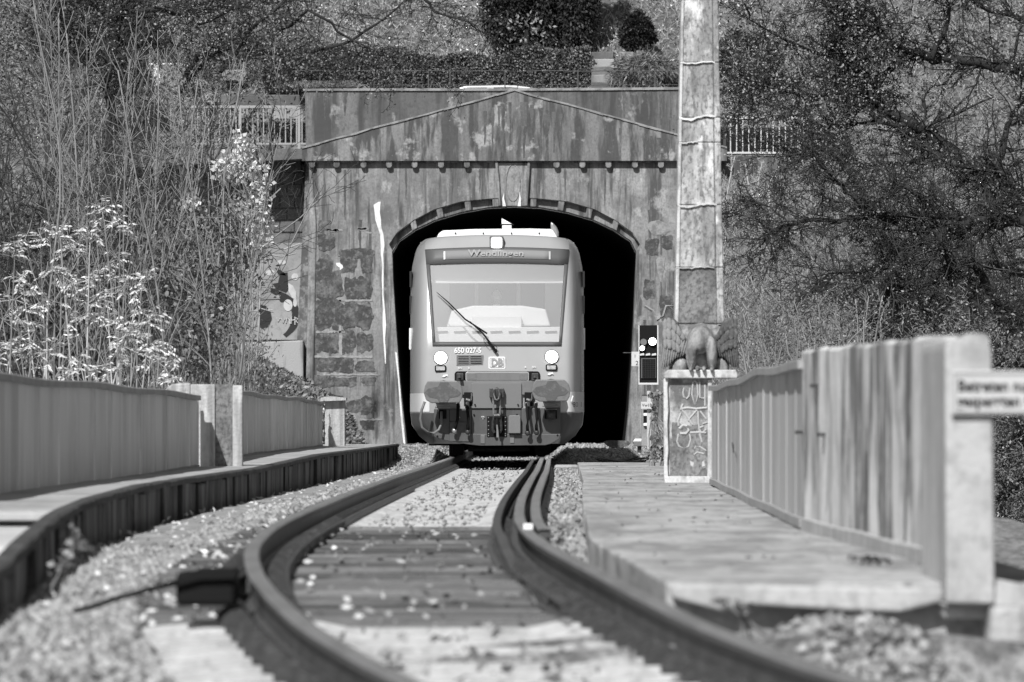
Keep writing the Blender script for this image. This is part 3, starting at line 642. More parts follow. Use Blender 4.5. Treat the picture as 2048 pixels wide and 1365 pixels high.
st_px = [(632,512,664,596),(690,556,710,596),(714,556,740,598),(632,604,660,660),(664,606,678,660),(690,606,712,622),(714,608,742,658),(686,626,710,655),(632,666,656,704),(658,666,674,704),(682,662,710,704),(714,668,744,702),(634,714,672,742),(682,720,706,745),(712,724,748,742),(628,752,652,776),(655,756,680,772),(684,757,712,772),(724,756,750,770),(660,792,686,818),(694,806,718,824),(722,795,750,828),(722,838,748,858),(636,470,668,500),(680,500,712,545),(722,500,744,545)]
st_px += [(632,540,684,600),(664,668,690,706),(700,560,742,596),(630,600,690,650),(690,612,744,650),(636,716,702,742),(700,800,748,822),(640,830,690,850),(640,758,700,770),(706,498,746,516)]
for q in st_px: poly('stone', ragged(q[0]-2, q[1]-2, q[2]+2, q[3]+2), YP - .006 - rnd.uniform(0,.008), YP + .05, M['stone_dark'], port)
for q in ((1290,476,1318,512),(1322,470,1346,500),(1286,560,1310,600),(1318,590,1346,640),(1284,660,1300,720),(636,440,662,462)): poly('dark_patch', ragged(*q), YP - .006, YP + .02, M['stone_dark'], port)
# wash of white lime, corner paint and drips with a shape of their own
def streak(pts, name='lime_streak', m='lime'):   # pts: (x, y, half width)
    l_ = [(x - w_*rnd.uniform(.6,1.3), y) for x, y, w_ in pts]; r_ = [(x + w_*rnd.uniform(.6,1.3), y) for x, y, w_ in pts][::-1]
    poly(name, l_ + r_, YP - .012, YP + .01, M[m], port)
streak([(760,404,2),(753,410,7),(754,425,6),(756,440,5),(759,455,4.5),(763,470,3),(765,490,3.4),(764,510,2.4),(766,530,1.8),(765,560,2.3),(766,590,1.6),(768,620,1.8),(769,650,3),(768,680,2),(770,705,1.6),(771,728,.8)])
streak([(1008,388,.5),(1007,398,2),(1008,413,4)], 'lime_drip'); bpy.data.objects
for o_ in [o for o in C.objects if o.name.startswith('lime_drip')]: o_.location.y -= .09
d_ = (1039,385,.5),(1040,398,2),(1039,413,3.5)
streak(list(d_), 'lime_drip'); [o for o in C.objects if o.name.startswith('lime_drip')][-1].location.y -= .09
streak([(676,526,3),(678,531,6),(682,536,4),(680,540,1)], 'lime_patch')
for xx, yy, ln in ((660,458,34),(730,462,22),(690,512,20)):
    for k in range(5):
        a = xx + rnd.uniform(-ln/2, ln/2); b = yy + rnd.uniform(-8, 8); wd = rnd.uniform(6,13)
        poly('mortar_patch', blob(a-wd, b-2.5, a+wd, b+2.5, 12, .5), YP - .006, YP + .01, M['trim'], port)
for (x0,y0,x1,y1) in ((655,600,745,603),(625,712,745,716),(650,748,760,751),(632,663,690,666),(678,600,683,712),(720,838,765,841)):
    n_ = 14; up = [(x0+(x1-x0)*k/n_, y0+rnd.uniform(-1.2,.8)) for k in range(n_+1)] if x1-x0 > y1-y0 else None
    if up: poly('mortar_line', up + [(x0+(x1-x0)*k/n_, y1+rnd.uniform(-.8,1.4)) for k in range(n_, -1, -1)], YP - .012, YP + .01, M['mortar'], port)
    else:
        n_ = 14; poly('mortar_line', [(x0+rnd.uniform(-1.5,1), y0+(y1-y0)*k/n_) for k in range(n_+1)] + [(x1+rnd.uniform(-1,2), y0+(y1-y0)*k/n_) for k in range(n_, -1, -1)], YP - .012, YP + .01, M['mortar'], port)
poly('white_corner_edge', [(790,704),(794,706),(799,760),(804,820),(811,890),(807,890),(801,830),(796,760)], YP - .02, YP + .25, M['lime'], port)
poly('pier_edge', [(608,905),(612,760),(616,560),(618,326),(624,326),(633,450),(631,560),(628,760),(626,905)], YP - .05, YP + .1, M['portal'], port, bevel=.03)
for pts in ([(1292,452),(1300,444),(1318,440),(1332,448),(1340,462),(1330,470),(1305,470)], [(1312,520),(1320,510),(1330,515),(1328,540),(1322,566),(1316,550)]):
    poly('lime_patch', pts, YP - .008, YP + .01, M['trim'], port)
MB().tube([P(1282,590,YP-.01),P(1290,612,YP-.01),P(1306,622,YP-.01),P(1314,640,YP-.01),P(1326,632,YP-.01),P(1332,612,YP-.01),P(1350,612,YP-.01)], .025, 5).build('lime_crack', M['mortar'], port)
M['damp'] = mat('dark damp run stain', .07, [((6,6,1.2),.45,.6,.13,.8), ((20,20,14),.5,.68,.2,.5)], bump=.3)
def run(x, y0, y1, w_, Y0):
    n_ = 9; l_, r_ = [], []
    for k in range(n_):
        t = k/(n_-1); ww = w_*(1 - t*.8)*rnd.uniform(.6,1.25); xx = x + rnd.uniform(-.6,.6)
        l_.append((xx-ww, y0+(y1-y0)*t)); r_.append((xx+ww, y0+(y1-y0)*t))
    poly('damp_run', l_ + r_[::-1], Y0 - .004, Y0 + .01, M['damp'], port)
for x, y0, y1, w_ in ((970,222,290,5),(985,216,316,4),(998,212,270,3),(1006,208,312,5),(1020,205,300,3),(1048,205,316,8),(1064,210,270,5),(1082,216,318,5),(1094,220,300,7),(1108,224,306,5),(1120,228,280,4),(1212,250,300,3),(1226,252,312,3),(1290,268,318,6),(1302,272,318,4),(1318,276,318,5),(1336,280,318,4),(1240,256,300,2),(900,250,286,2)):
    run(x, y0, y1, w_, YP - .17)
for x, y0, y1, w_ in ((1248,182,236,4),(1262,182,222,3),(1280,182,228,5),(1298,182,240,4),(1322,182,250,5),(1342,182,236,4),(1185,182,205,3),(650,186,240,4),(690,186,232,5),(735,186,228,4),(780,184,216,4),(830,184,204,4)):
    run(x, y0, y1, w_, YP - .03)
for x, y0, y1, w_ in ((690,340,440,3),(720,440,500,5),(812,336,400,3),(905,336,392,3),(960,338,388,3),(1078,336,398,3),(1130,338,400,3),(1210,340,420,3),(1300,420,560,4),(1322,440,600,3),(1290,640,820,4),(1276,500,640,2)):
    run(x, y0, y1, w_, YP)
# tunnel lining
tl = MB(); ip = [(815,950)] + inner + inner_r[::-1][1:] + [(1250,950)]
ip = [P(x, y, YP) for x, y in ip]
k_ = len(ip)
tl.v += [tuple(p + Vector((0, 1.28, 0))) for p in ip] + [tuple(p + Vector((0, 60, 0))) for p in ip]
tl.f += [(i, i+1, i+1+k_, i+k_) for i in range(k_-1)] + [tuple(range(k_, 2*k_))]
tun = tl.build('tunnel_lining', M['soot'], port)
# jambs are part of the wall thickness; road slab, wing walls
slab = thing('road_slab', 'concrete edge slab of the road over the tunnel, seen left and right of the portal', 'road slab', (0, YP+1.5, 6.0))
poly('slab_edge', [(250,336),(250,300),(606,298),(606,318)], YP + .6, YP + 12, M['attic'], slab)
poly('slab_edge', [(1441,352),(1441,312),(1900,312),(1900,352)], YP + .3, YP + 12, M['attic'], slab)
wing = thing('wing_wall', 'dark block wall with spray paint in the recess left of the portal', 'wall', (-6, YP+2.6, 2.4))
YW = YP + 2.0
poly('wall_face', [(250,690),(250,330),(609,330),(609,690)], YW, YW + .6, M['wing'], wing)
for r_i in range(6):
    for c_i in range(9):
        x0 = 430 + c_i*29 - (r_i % 2)*14; y0 = 322 + r_i*24
        if x0 > 596: continue
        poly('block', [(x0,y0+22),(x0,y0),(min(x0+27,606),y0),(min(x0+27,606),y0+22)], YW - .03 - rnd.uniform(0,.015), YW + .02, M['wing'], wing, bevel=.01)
poly('painted_panel', [(380,680),(380,488),(604,486),(604,680)], YW - .05, YW + .02, M['wall_paint'], wing)
poly('dark_edge_strip', [(602,682),(604,492),(612,492),(612,682)], YW - .07, YW, M['black_paint'], wing)
YG = YW - .055
def gshape(pts, m, lift=0): poly('spray_shape', pts, YG - .006 - lift, YG + .006, M[m], wing)
def arcband(cx, cy, r0, r1, a0, a1, n_=22, sx=1.0, sy=1.0, taper=True):
    o_, i_ = [], []
    for k in range(n_+1):
        t = k/n_; a = R(a0 + (a1-a0)*t); tp = math.sin(math.pi*min(max(t,.08),.95))**.35 if taper else 1
        rm, hw = (r0+r1)/2, (r1-r0)/2*tp
        o_.append((cx + sx*(rm+hw)*math.cos(a), cy - sy*(rm+hw)*math.sin(a))); i_.append((cx + sx*(rm-hw)*math.cos(a), cy - sy*(rm-hw)*math.sin(a)))
    return o_ + i_[::-1]
gshape(arcband(528, 632, 56, 72, -50, 62, sy=.82), 'black_paint')
gshape([(545,568),(556,566),(560,548),(575,545),(577,580),(572,586),(552,578)], 'black_paint')
gshape([(550,536),(560,540),(570,547),(572,552),(556,549)], 'black_paint')
gshape([(541,577),(556,580),(562,586),(552,591),(541,585)], 'black_paint')
for cx, cy, a, b in ((564,598,6,7),(550,596,3,3)): gshape([(cx+a*math.cos(t), cy+b*math.sin(t)) for t in [k*math.pi/8 for k in range(16)]], 'black_paint', .001)
gshape([(519,610),(532,612),(541,624),(544,638),(538,652),(528,660),(520,655)], 'black_paint', .001)
gshape([(455,622),(466,612),(476,616),(478,632),(468,646),(458,644)], 'black_paint', .001)
for cx, cy, a, b in ((590,554,7,7),(563,525,9,5),(541,546,9,6),(576,611,9,12),(590,606,4,8),(500,540,8,7)): gshape([(cx+a*math.cos(t), cy+b*math.sin(t)) for t in [k*math.pi/8 for k in range(16)]], 'pale_paint', .003)
gshape([(576,566),(586,572),(592,584),(592,600),(584,596),(576,580)], 'pale_paint')
sc_ = MB()
for pl in ([(553,636),(556,643),(560,637)],[(562,637),(566,646),(570,638)],[(572,646),(574,636),(579,640),(580,648)],[(582,648),(583,634)],[(583,641),(590,640)],[(590,634),(590,650)],[(590,636),(596,638),(592,643),(598,648)]):
    sc_.tube([P(x, y, YG-.02) for x, y in pl], .012, 5)
sc_.build('spray_scrawl', M['pale_paint'], wing)
led = thing('wall_ledge', 'pale concrete ledge below the sprayed wall beside the portal', 'ledge', tuple(P(560,690,YP+.9)))
poly('ledge_block', [(420,900),(420,688),(607,681),(607,900)], YP + .5, YW + .3, M['ledge'], led, bevel=.03)
# ------------------------------------------------------------------ railings on the road
def railing(name, label, x0, x1, yt, yb, Y, posts, gap, step=12.2, pm='rail_paint'):
    t = thing(name, label, 'railing', tuple(P((x0+x1)/2, yb+8, Y)))
    def bar(nm, a, b, r): MB().box((min(a.x,b.x)-r, Y-r, min(a.z,b.z)-r), (max(a.x,b.x)+r, Y+r, max(a.z,b.z)+r)).build(nm, M[pm], t)
    bar('top_rail', P(x0,yt,Y), P(x1,yt,Y), .028); bar('bottom_rail', P(x0,yb,Y), P(x1,yb,Y), .02)
    for p in posts: bar('post', P(p,yt,Y), P(p,yb+8,Y), .03)
    first = None; x = x0 + gap
    while x < x1 - 4:
        if all(abs(x - p) > 4 for p in posts):
            c = P(x, yb, Y) - root_loc(t)
            if first is None:
                h = (yb - yt) * Y / F
                first = MB().box((P(x,yb,Y).x-.012, Y-.012, P(x,yb,Y).z), (P(x,yb,Y).x+.012, Y+.012, P(x,yb,Y).z+h)).build('baluster', M[pm], t, loc=tuple(c))
            else: copy_of(first, t, tuple(c))
        x += step
    return t
railing('white_railing', 'white barred railing on the road edge right of the obelisk', 1446, 1640, 236, 306, YP + .5, [1449, 1600], 15)
railing('white_railing', 'white barred railing on the road edge left of the portal behind twigs', 385, 612, 214, 288, YP + .8, [598, 480], 10, 11, 'rail_shaded')
wf = thing('wire_fence', 'thin wire fence standing on top of the portal wall', 'wire fence', tuple(P(1000,178,YP+1)))
Yf_ = YP + .9
for yy in (142, 170):
    mb = MB(); mb.tube([P(x, yy + (1 if (x//60) % 2 else 0), Yf_) for x in range(560, 1361, 20)], .010 if yy == 142 else .007, 4); mb.build('wire', M['wire'], wf)
for x in (640, 748, 857, 900, 1010, 1156, 1310): MB().tube([P(x,180,Yf_), P(x,140,Yf_)], .014, 5).build('fence_post', M['wire'], wf)
# ------------------------------------------------------------------ obelisk and pedestal
YE = 85.6
ped = thing('pedestal', 'graffiti covered concrete pedestal with white framed face under the eagle', 'pedestal', tuple(P(1375,968,YE)))
poly('pedestal_core', [(1331,966),(1331,748),(1424,748),(1424,966)], YE + .05, YE + .75, M['obelisk'], ped)
poly('recess_panel', [(1340,955),(1340,752),(1416,752),(1416,955)], YE + .035, YE + .06, M['pedestal'], ped)
poly('frame_strip', [(1328,960),(1327,760),(1332,752),(1337,756),(1335,775),(1337,820),(1335,850),(1337,900),(1335,925),(1337,960)], YE, YE + .12, M['obelisk_edge'], ped, bevel=.008)
poly('frame_strip', [(1415,960),(1416,760),(1424,760),(1424,960)], YE + .01, YE + .5, M['obelisk_edge'], ped, bevel=.006)
poly('frame_strip', [(1329,969),(1329,953),(1422,953),(1424,969)], YE - .01, YE + .5, M['obelisk_edge'], ped, bevel=.01)
poly('capping', [(1329,757),(1330,746),(1336,740),(1472,740),(1476,752),(1474,757)], YE - .05, YE + .85, M['obelisk_edge'], ped, bevel=.012)
poly('dark_stain', ragged(1341, 846, 1415, 956), YE + .030, YE + .04, M['obelisk_dark'], ped)
gr = MB()
def gl_(pts, r=.009): gr.tube([P(x, y, YE + .03) for x, y in pts], r, 5)
gl_([(1368,776),(1366,786),(1368,795),(1373,798),(1378,792),(1380,776)])
gl_([(1386,764),(1384,790),(1390,812),(1396,790),(1394,766),(1388,762)]); gl_([(1399,764),(1400,796),(1408,797)]); gl_([(1410,770),(1410,812)])
gl_([(1362,818),(1375,816),(1392,818),(1414,816)], .012); gl_([(1366,808),(1363,814),(1362,820)], .012); gl_([(1364,820),(1376,836),(1385,850)]); gl_([(1394,820),(1380,836),(1376,842)])
gl_([(1396,822),(1397,846),(1400,870),(1404,885)]); gl_([(1400,822),(1412,838),(1414,845),(1405,848)]); gl_([(1362,826),(1356,842),(1357,852)])
gl_([(1359,858),(1366,851),(1373,853),(1377,861),(1372,867),(1360,867)], .016); gl_([(1380,866),(1398,865),(1412,866)], .012)
gl_([(1400,856),(1407,853),(1411,860),(1404,866),(1399,860)], .012)
gl_([(1357,868),(1354,884),(1358,893),(1368,897),(1377,893),(1381,880),(1379,868)]); gl_([(1389,898),(1391,893),(1400,894),(1412,902)]); gl_([(1388,910),(1394,905),(1408,908)])
gr.build('graffiti', M['pale_paint'], ped)
for pts in ([(1404,925),(1408,921),(1410,932),(1404,934)], [(1380,922),(1388,926),(1386,934),(1381,931)]): poly('lime_patch', pts, YE + .028, YE + .04, M['pale_paint'], ped)
ob = thing('obelisk', 'tall tapering pale concrete obelisk rising out of the picture behind the eagle', 'obelisk', tuple(P(1401,742,YE+.35)))
YO = YE + .30
def ox(y, f):  # left / right edges of the shaft at pixel row y
    l_ = 1350 + (640 - y) * (13/640); r_ = 1449 - (640 - y) * (12/640)
    return l_ + (r_ - l_) * f
cuts = [742, 648, 535, 410, 285, 235, 125, 0, -150, -320]
for a, b in zip(cuts[:-1], cuts[1:]):
    dk = M['obelisk_dark'] if a in (648, 742) else M['obelisk']
    def q(f0, f1, Y0, Y1, nm, m_, bev=.01, a=a, b=b): return poly(nm, [(ox(a,f0),a-.6),(ox(b,f0),b+.6),(ox(b,f1),b+.6),(ox(a,f1),a-.6)], Y0, Y1, m_, ob, bevel=bev)
    q(.02, .98, YO + .022, YO + .60, 'shaft_block', dk)
    q(.0, .075, YO, YO + .62, 'corner_fillet', M['obelisk_edge'])  # left fillet paler than the right: its sunlit edge is put into the colour
    q(.815, .835, YO + .012, YO + .2, 'corner_bead', M['obelisk_dark'], 0); q(.85, .99, YO, YO + .62, 'corner_fillet', M['obelisk'])
for yy in (535, 410, 235, 125, 285):
    xs = [ox(yy, .0) + (ox(yy, {285: .45, 535: .8}.get(yy, .88)) - ox(yy, 0)) * k / 12 for k in range(13)]; dy = [rnd.uniform(-2, 2) for _ in xs]; z_ = {410: 1.6, 235: 1.6}.get(yy, .9)
    w2 = {235:7, 410:5}.get(yy, 2)
    dy = [math.sin(k*.5)*w2*.6 + rnd.uniform(-1,1) for k in range(13)]
    jm = M['lime'] if yy in (235, 125) else M['obelisk_edge']
    poly('joint_crust', [(x, yy - z_ + d) for x, d in zip(xs, dy)] + [(x, yy + z_ + d + rnd.uniform(0, 1.5)) for x, d in list(zip(xs, dy))[::-1]], YO - .005, YO + .05, jm, ob)
# ------------------------------------------------------------------ the rail bus
YT = 133.3
train = thing('rail_bus', 'diesel rail bus with lit headlamps coming out of the tunnel towards the camera', 'train', tuple(P(994, 905, YT)))
def TP(px, py, dy=0.0): p = P(px, py, YT); return Vector((p.x, YT + dy, p.z))
U = 1/120.0
cxm = TP(994, 0).x
def zpx(py): return CZ + (845 - py) * U
def hw(py):    # half width in metres of the body at a photograph row
    return float(np.interp(py, [474, 480, 489, 502, 530, 560, 600, 760, 826, 850, 872, 888], [146, 154, 161, 166, 172, 174.5, 175, 175, 175, 172, 158, 138])) * U
def lean(py): return float(np.interp(py, [455, 480, 503, 690, 760, 826, 890], [1.15, .86, .70, .12, .03, .0, .10]))
def wsh(py):    # windscreen surround half width
    return float(np.interp(py, [490, 503, 690, 720], [146, 144.5, 129, 127])) * U
rows = [888, 872, 850, 838, 826, 800, 785, 770, 745, 725, 705, 690, 670, 640, 600, 560, 530, 515, 503, 497, 491, 485, 479, 474]
def arch(py): return max(0, (690 - py) / 224) * 7.0     # rows bow upward in the middle
NC = 7; NM = 14
cu = [i / NC for i in range(NC)]
def colx(py):
    H, W_ = hw(py), wsh(min(max(py, 503), 690))
    W_ = min(W_, H * .94)
    a = [-H + (H - W_) * (1 - (1 - i/NC)**1.7) for i in range(NC)]; b = [-W_ + 2*W_*i/NM for i in range(NM)]
    return a + b + [-x for x in a[::-1]][:0] + [W_] + [-x for x in a[::-1]]
def nose(x, py):
    H = hw(py); t = min(abs(x)/H, 1); return lean(py) + .075*t*t + .95*max(0, (t - .80)/.20)**2.3
def surf(x, py, off=0.0):   # a point on the nose; x in metres from the centre
    H = hw(py); t = min(abs(x)/H, 1)
    return Vector((cxm + x, YT + nose(x, py) + off, zpx(py) + arch(py)*U*(1 - t*t)))
mb = MB(); nc = len(colx(600))
for py in rows:
    for x in colx(py): mb.v.append(tuple(surf(x, py)))
faces = []
for i in range(len(rows)-1):
    for j in range(nc-1):
        inwin = rows[i+1] >= 503 and rows[i] <= 690 and NC <= j < NC + NM
        if not inwin: mb.f.append((i*nc+j, i*nc+j+1, (i+1)*nc+j+1, (i+1)*nc+j))
# sides and roof running back 25 m
k = len(mb.v); ring = [(i*nc) for i in range(len(rows))] + [((len(rows)-1)*nc + j) for j in range(1, nc)] + [i*nc + nc-1 for i in range(len(rows)-2, -1, -1)]
back = []
for r_ in ring:
    v = mb.v[r_]; back.append(len(mb.v)); mb.v.append((v[0], YT + 25, v[2]))
for i in range(len(ring)-1): mb.f.append((ring[i], ring[i+1], back[i+1], back[i]))
mb.f.append(tuple(back)); mb.f.append((ring[0], back[0], back[-1], ring[-1]))
body = mb.build('body', M['train'], train, smooth=True)
body.data.polygons.foreach_set('use_smooth', [p.normal.y < .9 for p in body.data.polygons])
# windscreen: dark surround, glass, display
def nquad(name, rws, f0, f1, m, off, n=14, parent=train, thick=.0):
    m_ = MB()
    for py in rws:
        a, b = f0(py), f1(py)
        for i in range(n+1):
            m_.v.append(tuple(surf(a + (b-a)*i/n, py, off)))
    for i in range(len(rws)-1):
        for j in range(n): m_.f.append((i*(n+1)+j, i*(n+1)+j+1, (i+1)*(n+1)+j+1, (i+1)*(n+1)+j))
    o = m_.build(name, m, parent, smooth=True)
    if thick: s_ = o.modifiers.new('t', 'SOLIDIFY'); s_.thickness = thick; s_.offset = 0
    return o
WI = lambda py: wsh(py)
ins = lambda py: wsh(py) - float(np.interp(py, [503, 690], [7.5, 5.5]))*U
nquad('windscreen_surround', [530, 515, 503, 499.5], lambda p: -WI(p), WI, M['frame_grey'], -.012, thick=.02)
nquad('windscreen_surround', [692, 684.5], lambda p: -WI(min(p,690)), lambda p: WI(min(p,690)), M['frame_grey'], -.012, thick=.02)
for s_ in (-1, 1):
    nquad('windscreen_surround', [686, 670, 640, 600, 560, 530], (lambda p: -WI(p)) if s_ < 0 else ins, (lambda p: -ins(p)) if s_ < 0 else WI, M['frame_grey'], -.012, 2, thick=.02)
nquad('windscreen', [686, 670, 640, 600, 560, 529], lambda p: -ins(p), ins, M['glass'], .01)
nquad('destination_display', [521.5, 513, 504.5], lambda p: -108.5*U, lambda p: 108*U, M['display'], -.028, thick=.01)
t_ = text('display_lettering', 'Wendlingen', .150, surf(-2*U, 511, -.06), M['display_text'], train, .004, sx=1.28, bold=.003)
for s_ in (-1, 1): nquad('display_end', [521, 505], lambda p: s_*104*U, lambda p: s_*107.5*U, M['display_text'], -.04, 1)
# cab interior
cab = MB()
yb_ = YT + 1.95
bx('partition', (cxm-1.30, yb_, zpx(700)), (cxm+1.30, yb_+.05, zpx(480)), M['interior_mid'], train)
bx('cab_floor', (cxm-1.30, YT+.5, zpx(745)), (cxm+1.30, yb_, zpx(738)), M['interior_mid'], train)
bx('sun_blind', (cxm-1.16, YT+.93, zpx(562)), (cxm+1.16, YT+.96, zpx(522)), M['interior'], train)
bx('blind_bar', (cxm-1.14, YT+.89, zpx(565)), (cxm+1.14, YT+.925, zpx(561.5)), M['white'], train)
for x0, x1 in ((862,897),(948,956),(1033,1041),(1091,1126)):
    bx('cab_pillar', (TP(x0,0).x, yb_-.30 if x1-x0 > 20 else yb_-.08, zpx(660)), (TP(x1,0).x, yb_-.01, zpx(560)), M['interior'], train, bevel=.02)
MB().prism([TP(892,654,.95), TP(902,620,.95), TP(945,610,.95), TP(1045,610,.95), TP(1092,617,.95), TP(1102,652,.95)], (0,.9,0)).build('driving_desk', M['interior'], train, bevel=.03)
MB().prism([TP(944,690,.62), TP(944,632,.62), TP(1043,632,.62), TP(1043,690,.62)], (0,.3,0)).build('desk_front', M['white'], train, bevel=.01)
MB().prism([TP(868,688,.50), TP(866,654,.50), TP(1121,654,.50), TP(1119,688,.50)], (0,.4,0)).build('desk_shelf', M['interior'], train, bevel=.01)
for k in range(7):
    x = 871 + k*36.5; MB().prism([TP(x,664.5,.47), TP(x,662.3,.47), TP(x+24,661.3,.47), TP(x+24,663.5,.47)], (0,.02,0)).build('air_slot', M['frame_grey'], train)
# driver
drv = thing('person', 'train driver in a white shirt and tie seated behind the windscreen', 'person', tuple(TP(993, 700, 2.0)))
def skin(name, verts, edges, radii, m, parent, sub=1):
    base = root_loc(parent); me = bpy.data.meshes.new(name); me.from_pydata([tuple(Vector(v)-base) for v in verts], edges, [])
    me.materials.append(m); o = bpy.data.objects.new(name, me); C.objects.link(o); o.parent = parent
    sk = o.modifiers.new('skin', 'SKIN'); sk.use_smooth_shade = True
    me.skin_vertices if False else None
    if not me.skin_vertices:
        bpy.context.view_layer.objects.active = o; 
    for i, r_ in enumerate(radii):
        me.skin_vertices[0].data[i].radius = (r_, r_) if not isinstance(r_, tuple) else r_
    me.skin_vertices[0].data[0].use_root = True
    su = o.modifiers.new('sub', 'SUBSURF'); su.levels = sub; su.render_levels = sub
    return o
c = TP(993, 600, 1.55); z = lambda py: zpx(py)
V = [(c.x,c.y+.05,z(660)),(c.x,c.y+.03,z(632)),(c.x,c.y,z(613)),(c.x,c.y,z(604)),(c.x-.19,c.y,z(614)),(c.x-.26,c.y-.1,z(640)),(c.x-.18,c.y-.42,z(646)),(c.x+.19,c.y,z(614)),(c.x+.26,c.y-.1,z(640)),(c.x+.18,c.y-.42,z(646))]
try:
    skin('body', V, [(0,1),(1,2),(2,3),(2,4),(4,5),(5,6),(2,7),(7,8),(8,9)], [.15,.17,.10,.055,.075,.055,.04,.075,.055,.04], M['cloth_dark'], drv, 2)
except Exception:
    MB().ell((c.x,c.y,z(640)),(.2,.14,.3)).build('body', M['cloth_dark'], drv, smooth=True)
hd = MB().ell((c.x,c.y-.02,z(590)),(.078,.095,.115)).build('head', M['skin'], drv, smooth=True)
f_ = MB().ell((c.x,c.y-.115,z(591)),(.013,.02,.022), 8, 6)
f_.build('nose', M['skin'], hd, smooth=True)
for s_ in (-1,1):
    MB().ell((c.x+s_*.03,c.y-.10,z(588.5)),(.011,.008,.007),8,6).build('eye', M['hair'], hd); MB().ell((c.x+s_*.079,c.y,z(591)),(.01,.02,.03),8,6).build('ear', M['skin'], hd)
MB().ell((c.x,c.y-.102,z(597)),(.024,.008,.006),8,6).build('mouth', M['buffer'], hd)
MB().ell((c.x,c.y+.01,z(586)),(.084,.095,.105)).build('hair', M['hair'], hd, smooth=True)
MB().prism([(c.x-.06,c.y-.13,z(606)),(c.x+.06,c.y-.13,z(606)),(c.x+.045,c.y-.16,z(625)),(c.x-.045,c.y-.16,z(625))],(0,.05,0)).build('shirt_front', M['white'], drv)
MB().tube([(c.x,c.y-.02,z(608)),(c.x,c.y-.01,z(598))], .05, 8).build('neck', M['skin'], drv)
# headlamps
def disc(name, px, py, r, off, dep, m, parent, n_=28):
    p = TP(px, py); x = p.x - cxm; y0 = YT + nose(x, py) + off
    return MB().prism([(p.x + r*U*math.cos(2*math.pi*i/n_), y0, p.z + r*U*math.sin(2*math.pi*i/n_)) for i in range(n_)], (0, dep, 0)).build(name, m, parent, bevel=.008)
def plate(name, x0, y0, x1, y1, off, dep, m, parent, rad=3, tilt=True, bevel=.006):
    o_ = []
    for (cx_, cy_, a0) in ((x1-rad, y0+rad, 0), (x0+rad, y0+rad, 90), (x0+rad, y1-rad, 180), (x1-rad, y1-rad, 270)):
        for k in range(4):
            a = R(a0 + k*30); o_.append((cx_ + rad*math.cos(a), cy_ - rad*math.sin(a)))
    ym = YT + (nose(abs((x0+x1)/2-994)*U, (y0+y1)/2) if tilt else 0) + off
    return MB().prism([(P(x,0,YT).x, ym, zpx(y)) for x, y in o_], (0, dep, 0)).build(name, m, parent, bevel=bevel)
for px, dyv in ((881.5, 0), (1103.5, -2)):
    h = disc('headlight', px, 716+dyv, 14.2, -.03, .3, M['black'], train)
    disc('lens', px, 716+dyv, 12.6, -.045, .03, M['lamp'], h)
    q = plate('marker_light', px-12, 731+dyv, px+11, 744+dyv, -.035, .25, M['black'], train, 3)
    plate('lens', px-9.5, 733.5+dyv, px+8.5, 741.5+dyv, -.045, .03, M['lamp_dim'], q, 1.5)
q = plate('top_light', 979, 471, 1007, 497, -.16, .4, M['frame_grey'], train, 2)
plate('lens', 982.5, 473.5, 1003.5, 494.5, -.18, .03, M['lamp'], q, 4)
# numbers, logo, grille
def tt(nm, s_, size, px, py, m, off=-.02, sx=1.0, bold=.0, parent=train):
    p = TP(px, py); return text(nm, s_, size, (p.x, YT + nose(p.x-cxm, py) + off, p.z), m, parent, .003, sx=sx, bold=bold)
tt('number_lettering', '650 027-5', .126, 935.5, 701.5, M['white'], sx=.88, bold=.003)
q = plate('logo_plate', 977, 714, 1011, 738.5, -.02, .03, M['white'], train, 3)
plate('logo_field', 979, 716, 1009, 736.5, -.023, .01, M['train'], q, 2); plate('logo_inner', 981, 717.6, 1007, 735, -.027, .01, M['white'], q, 1.5)
tt('logo_lettering', 'DB', .165, 994, 726.3, M['logo_grey'], -.034, .9, .009, q)
gp = plate('air_grille', 912, 709, 967, 731.5, -.02, .05, M['train'], train, 2)
plate('grille_rim', 913.5, 710.5, 965.5, 730, -.027, .02, M['buffer'], gp, 1)
for x0, x1 in ((916.5, 937.5), (941, 962.5)):
    plate('grille_hole', x0, 713, x1, 726.5, -.032, .01, M['black'], gp, .8)
    for k in range(4): plate('grille_slat', x0, 715.2+k*3.1, x1, 716.3+k*3.1, -.042, .015, M['iron_pale'], gp, .3, bevel=0)
for x, y_, s_ in ((920,737,'BN'),(938,737,'R'),(1051,735,'R'),(1068,735,'BN')): tt('small_lettering', s_, .05, x, y_, M['white'])
for x, y_ in ((890,752),(1101,748)): MB().prism([TP(x-6,y_+2,-.02+nose(.8,750)), TP(x-3,y_-2,-.02+nose(.8,750)), TP(x+5,y_-3,-.02+nose(.8,750)), TP(x+6,y_+2,-.02+nose(.8,750)), TP(x+3,y_,-.02+nose(.8,750)), TP(x-2,y_+3,-.02+nose(.8,750))], (0,.02,0)).build('arrow_mark', M['white'], train)
# recessed coupling flap
plate('flap_recess', 909, 743, 1080, 766, -.015, .05, M['black'], train, 6)
fl = plate('flap', 931, 744, 1058, 763, -.07, .06, M['train'], train, 4); plate('flap_front', 933, 745.5, 1056, 761.5, -.078, .02, M['train_mid'], fl, 3)
for x in (936, 1038): plate('flap_lamp', x, 747, x+18, 760.5, -.086, .02, M['buffer'], fl, 3)
for x in (913, 1063):
    q = plate('socket', x, 747, x+14, 762, -.10, .1, M['iron'], train, 2)
    MB().tube([TP(x+7,752,-.12), TP(x+7,758,-.16)], .03, 8).build('plug', M['iron'], q)
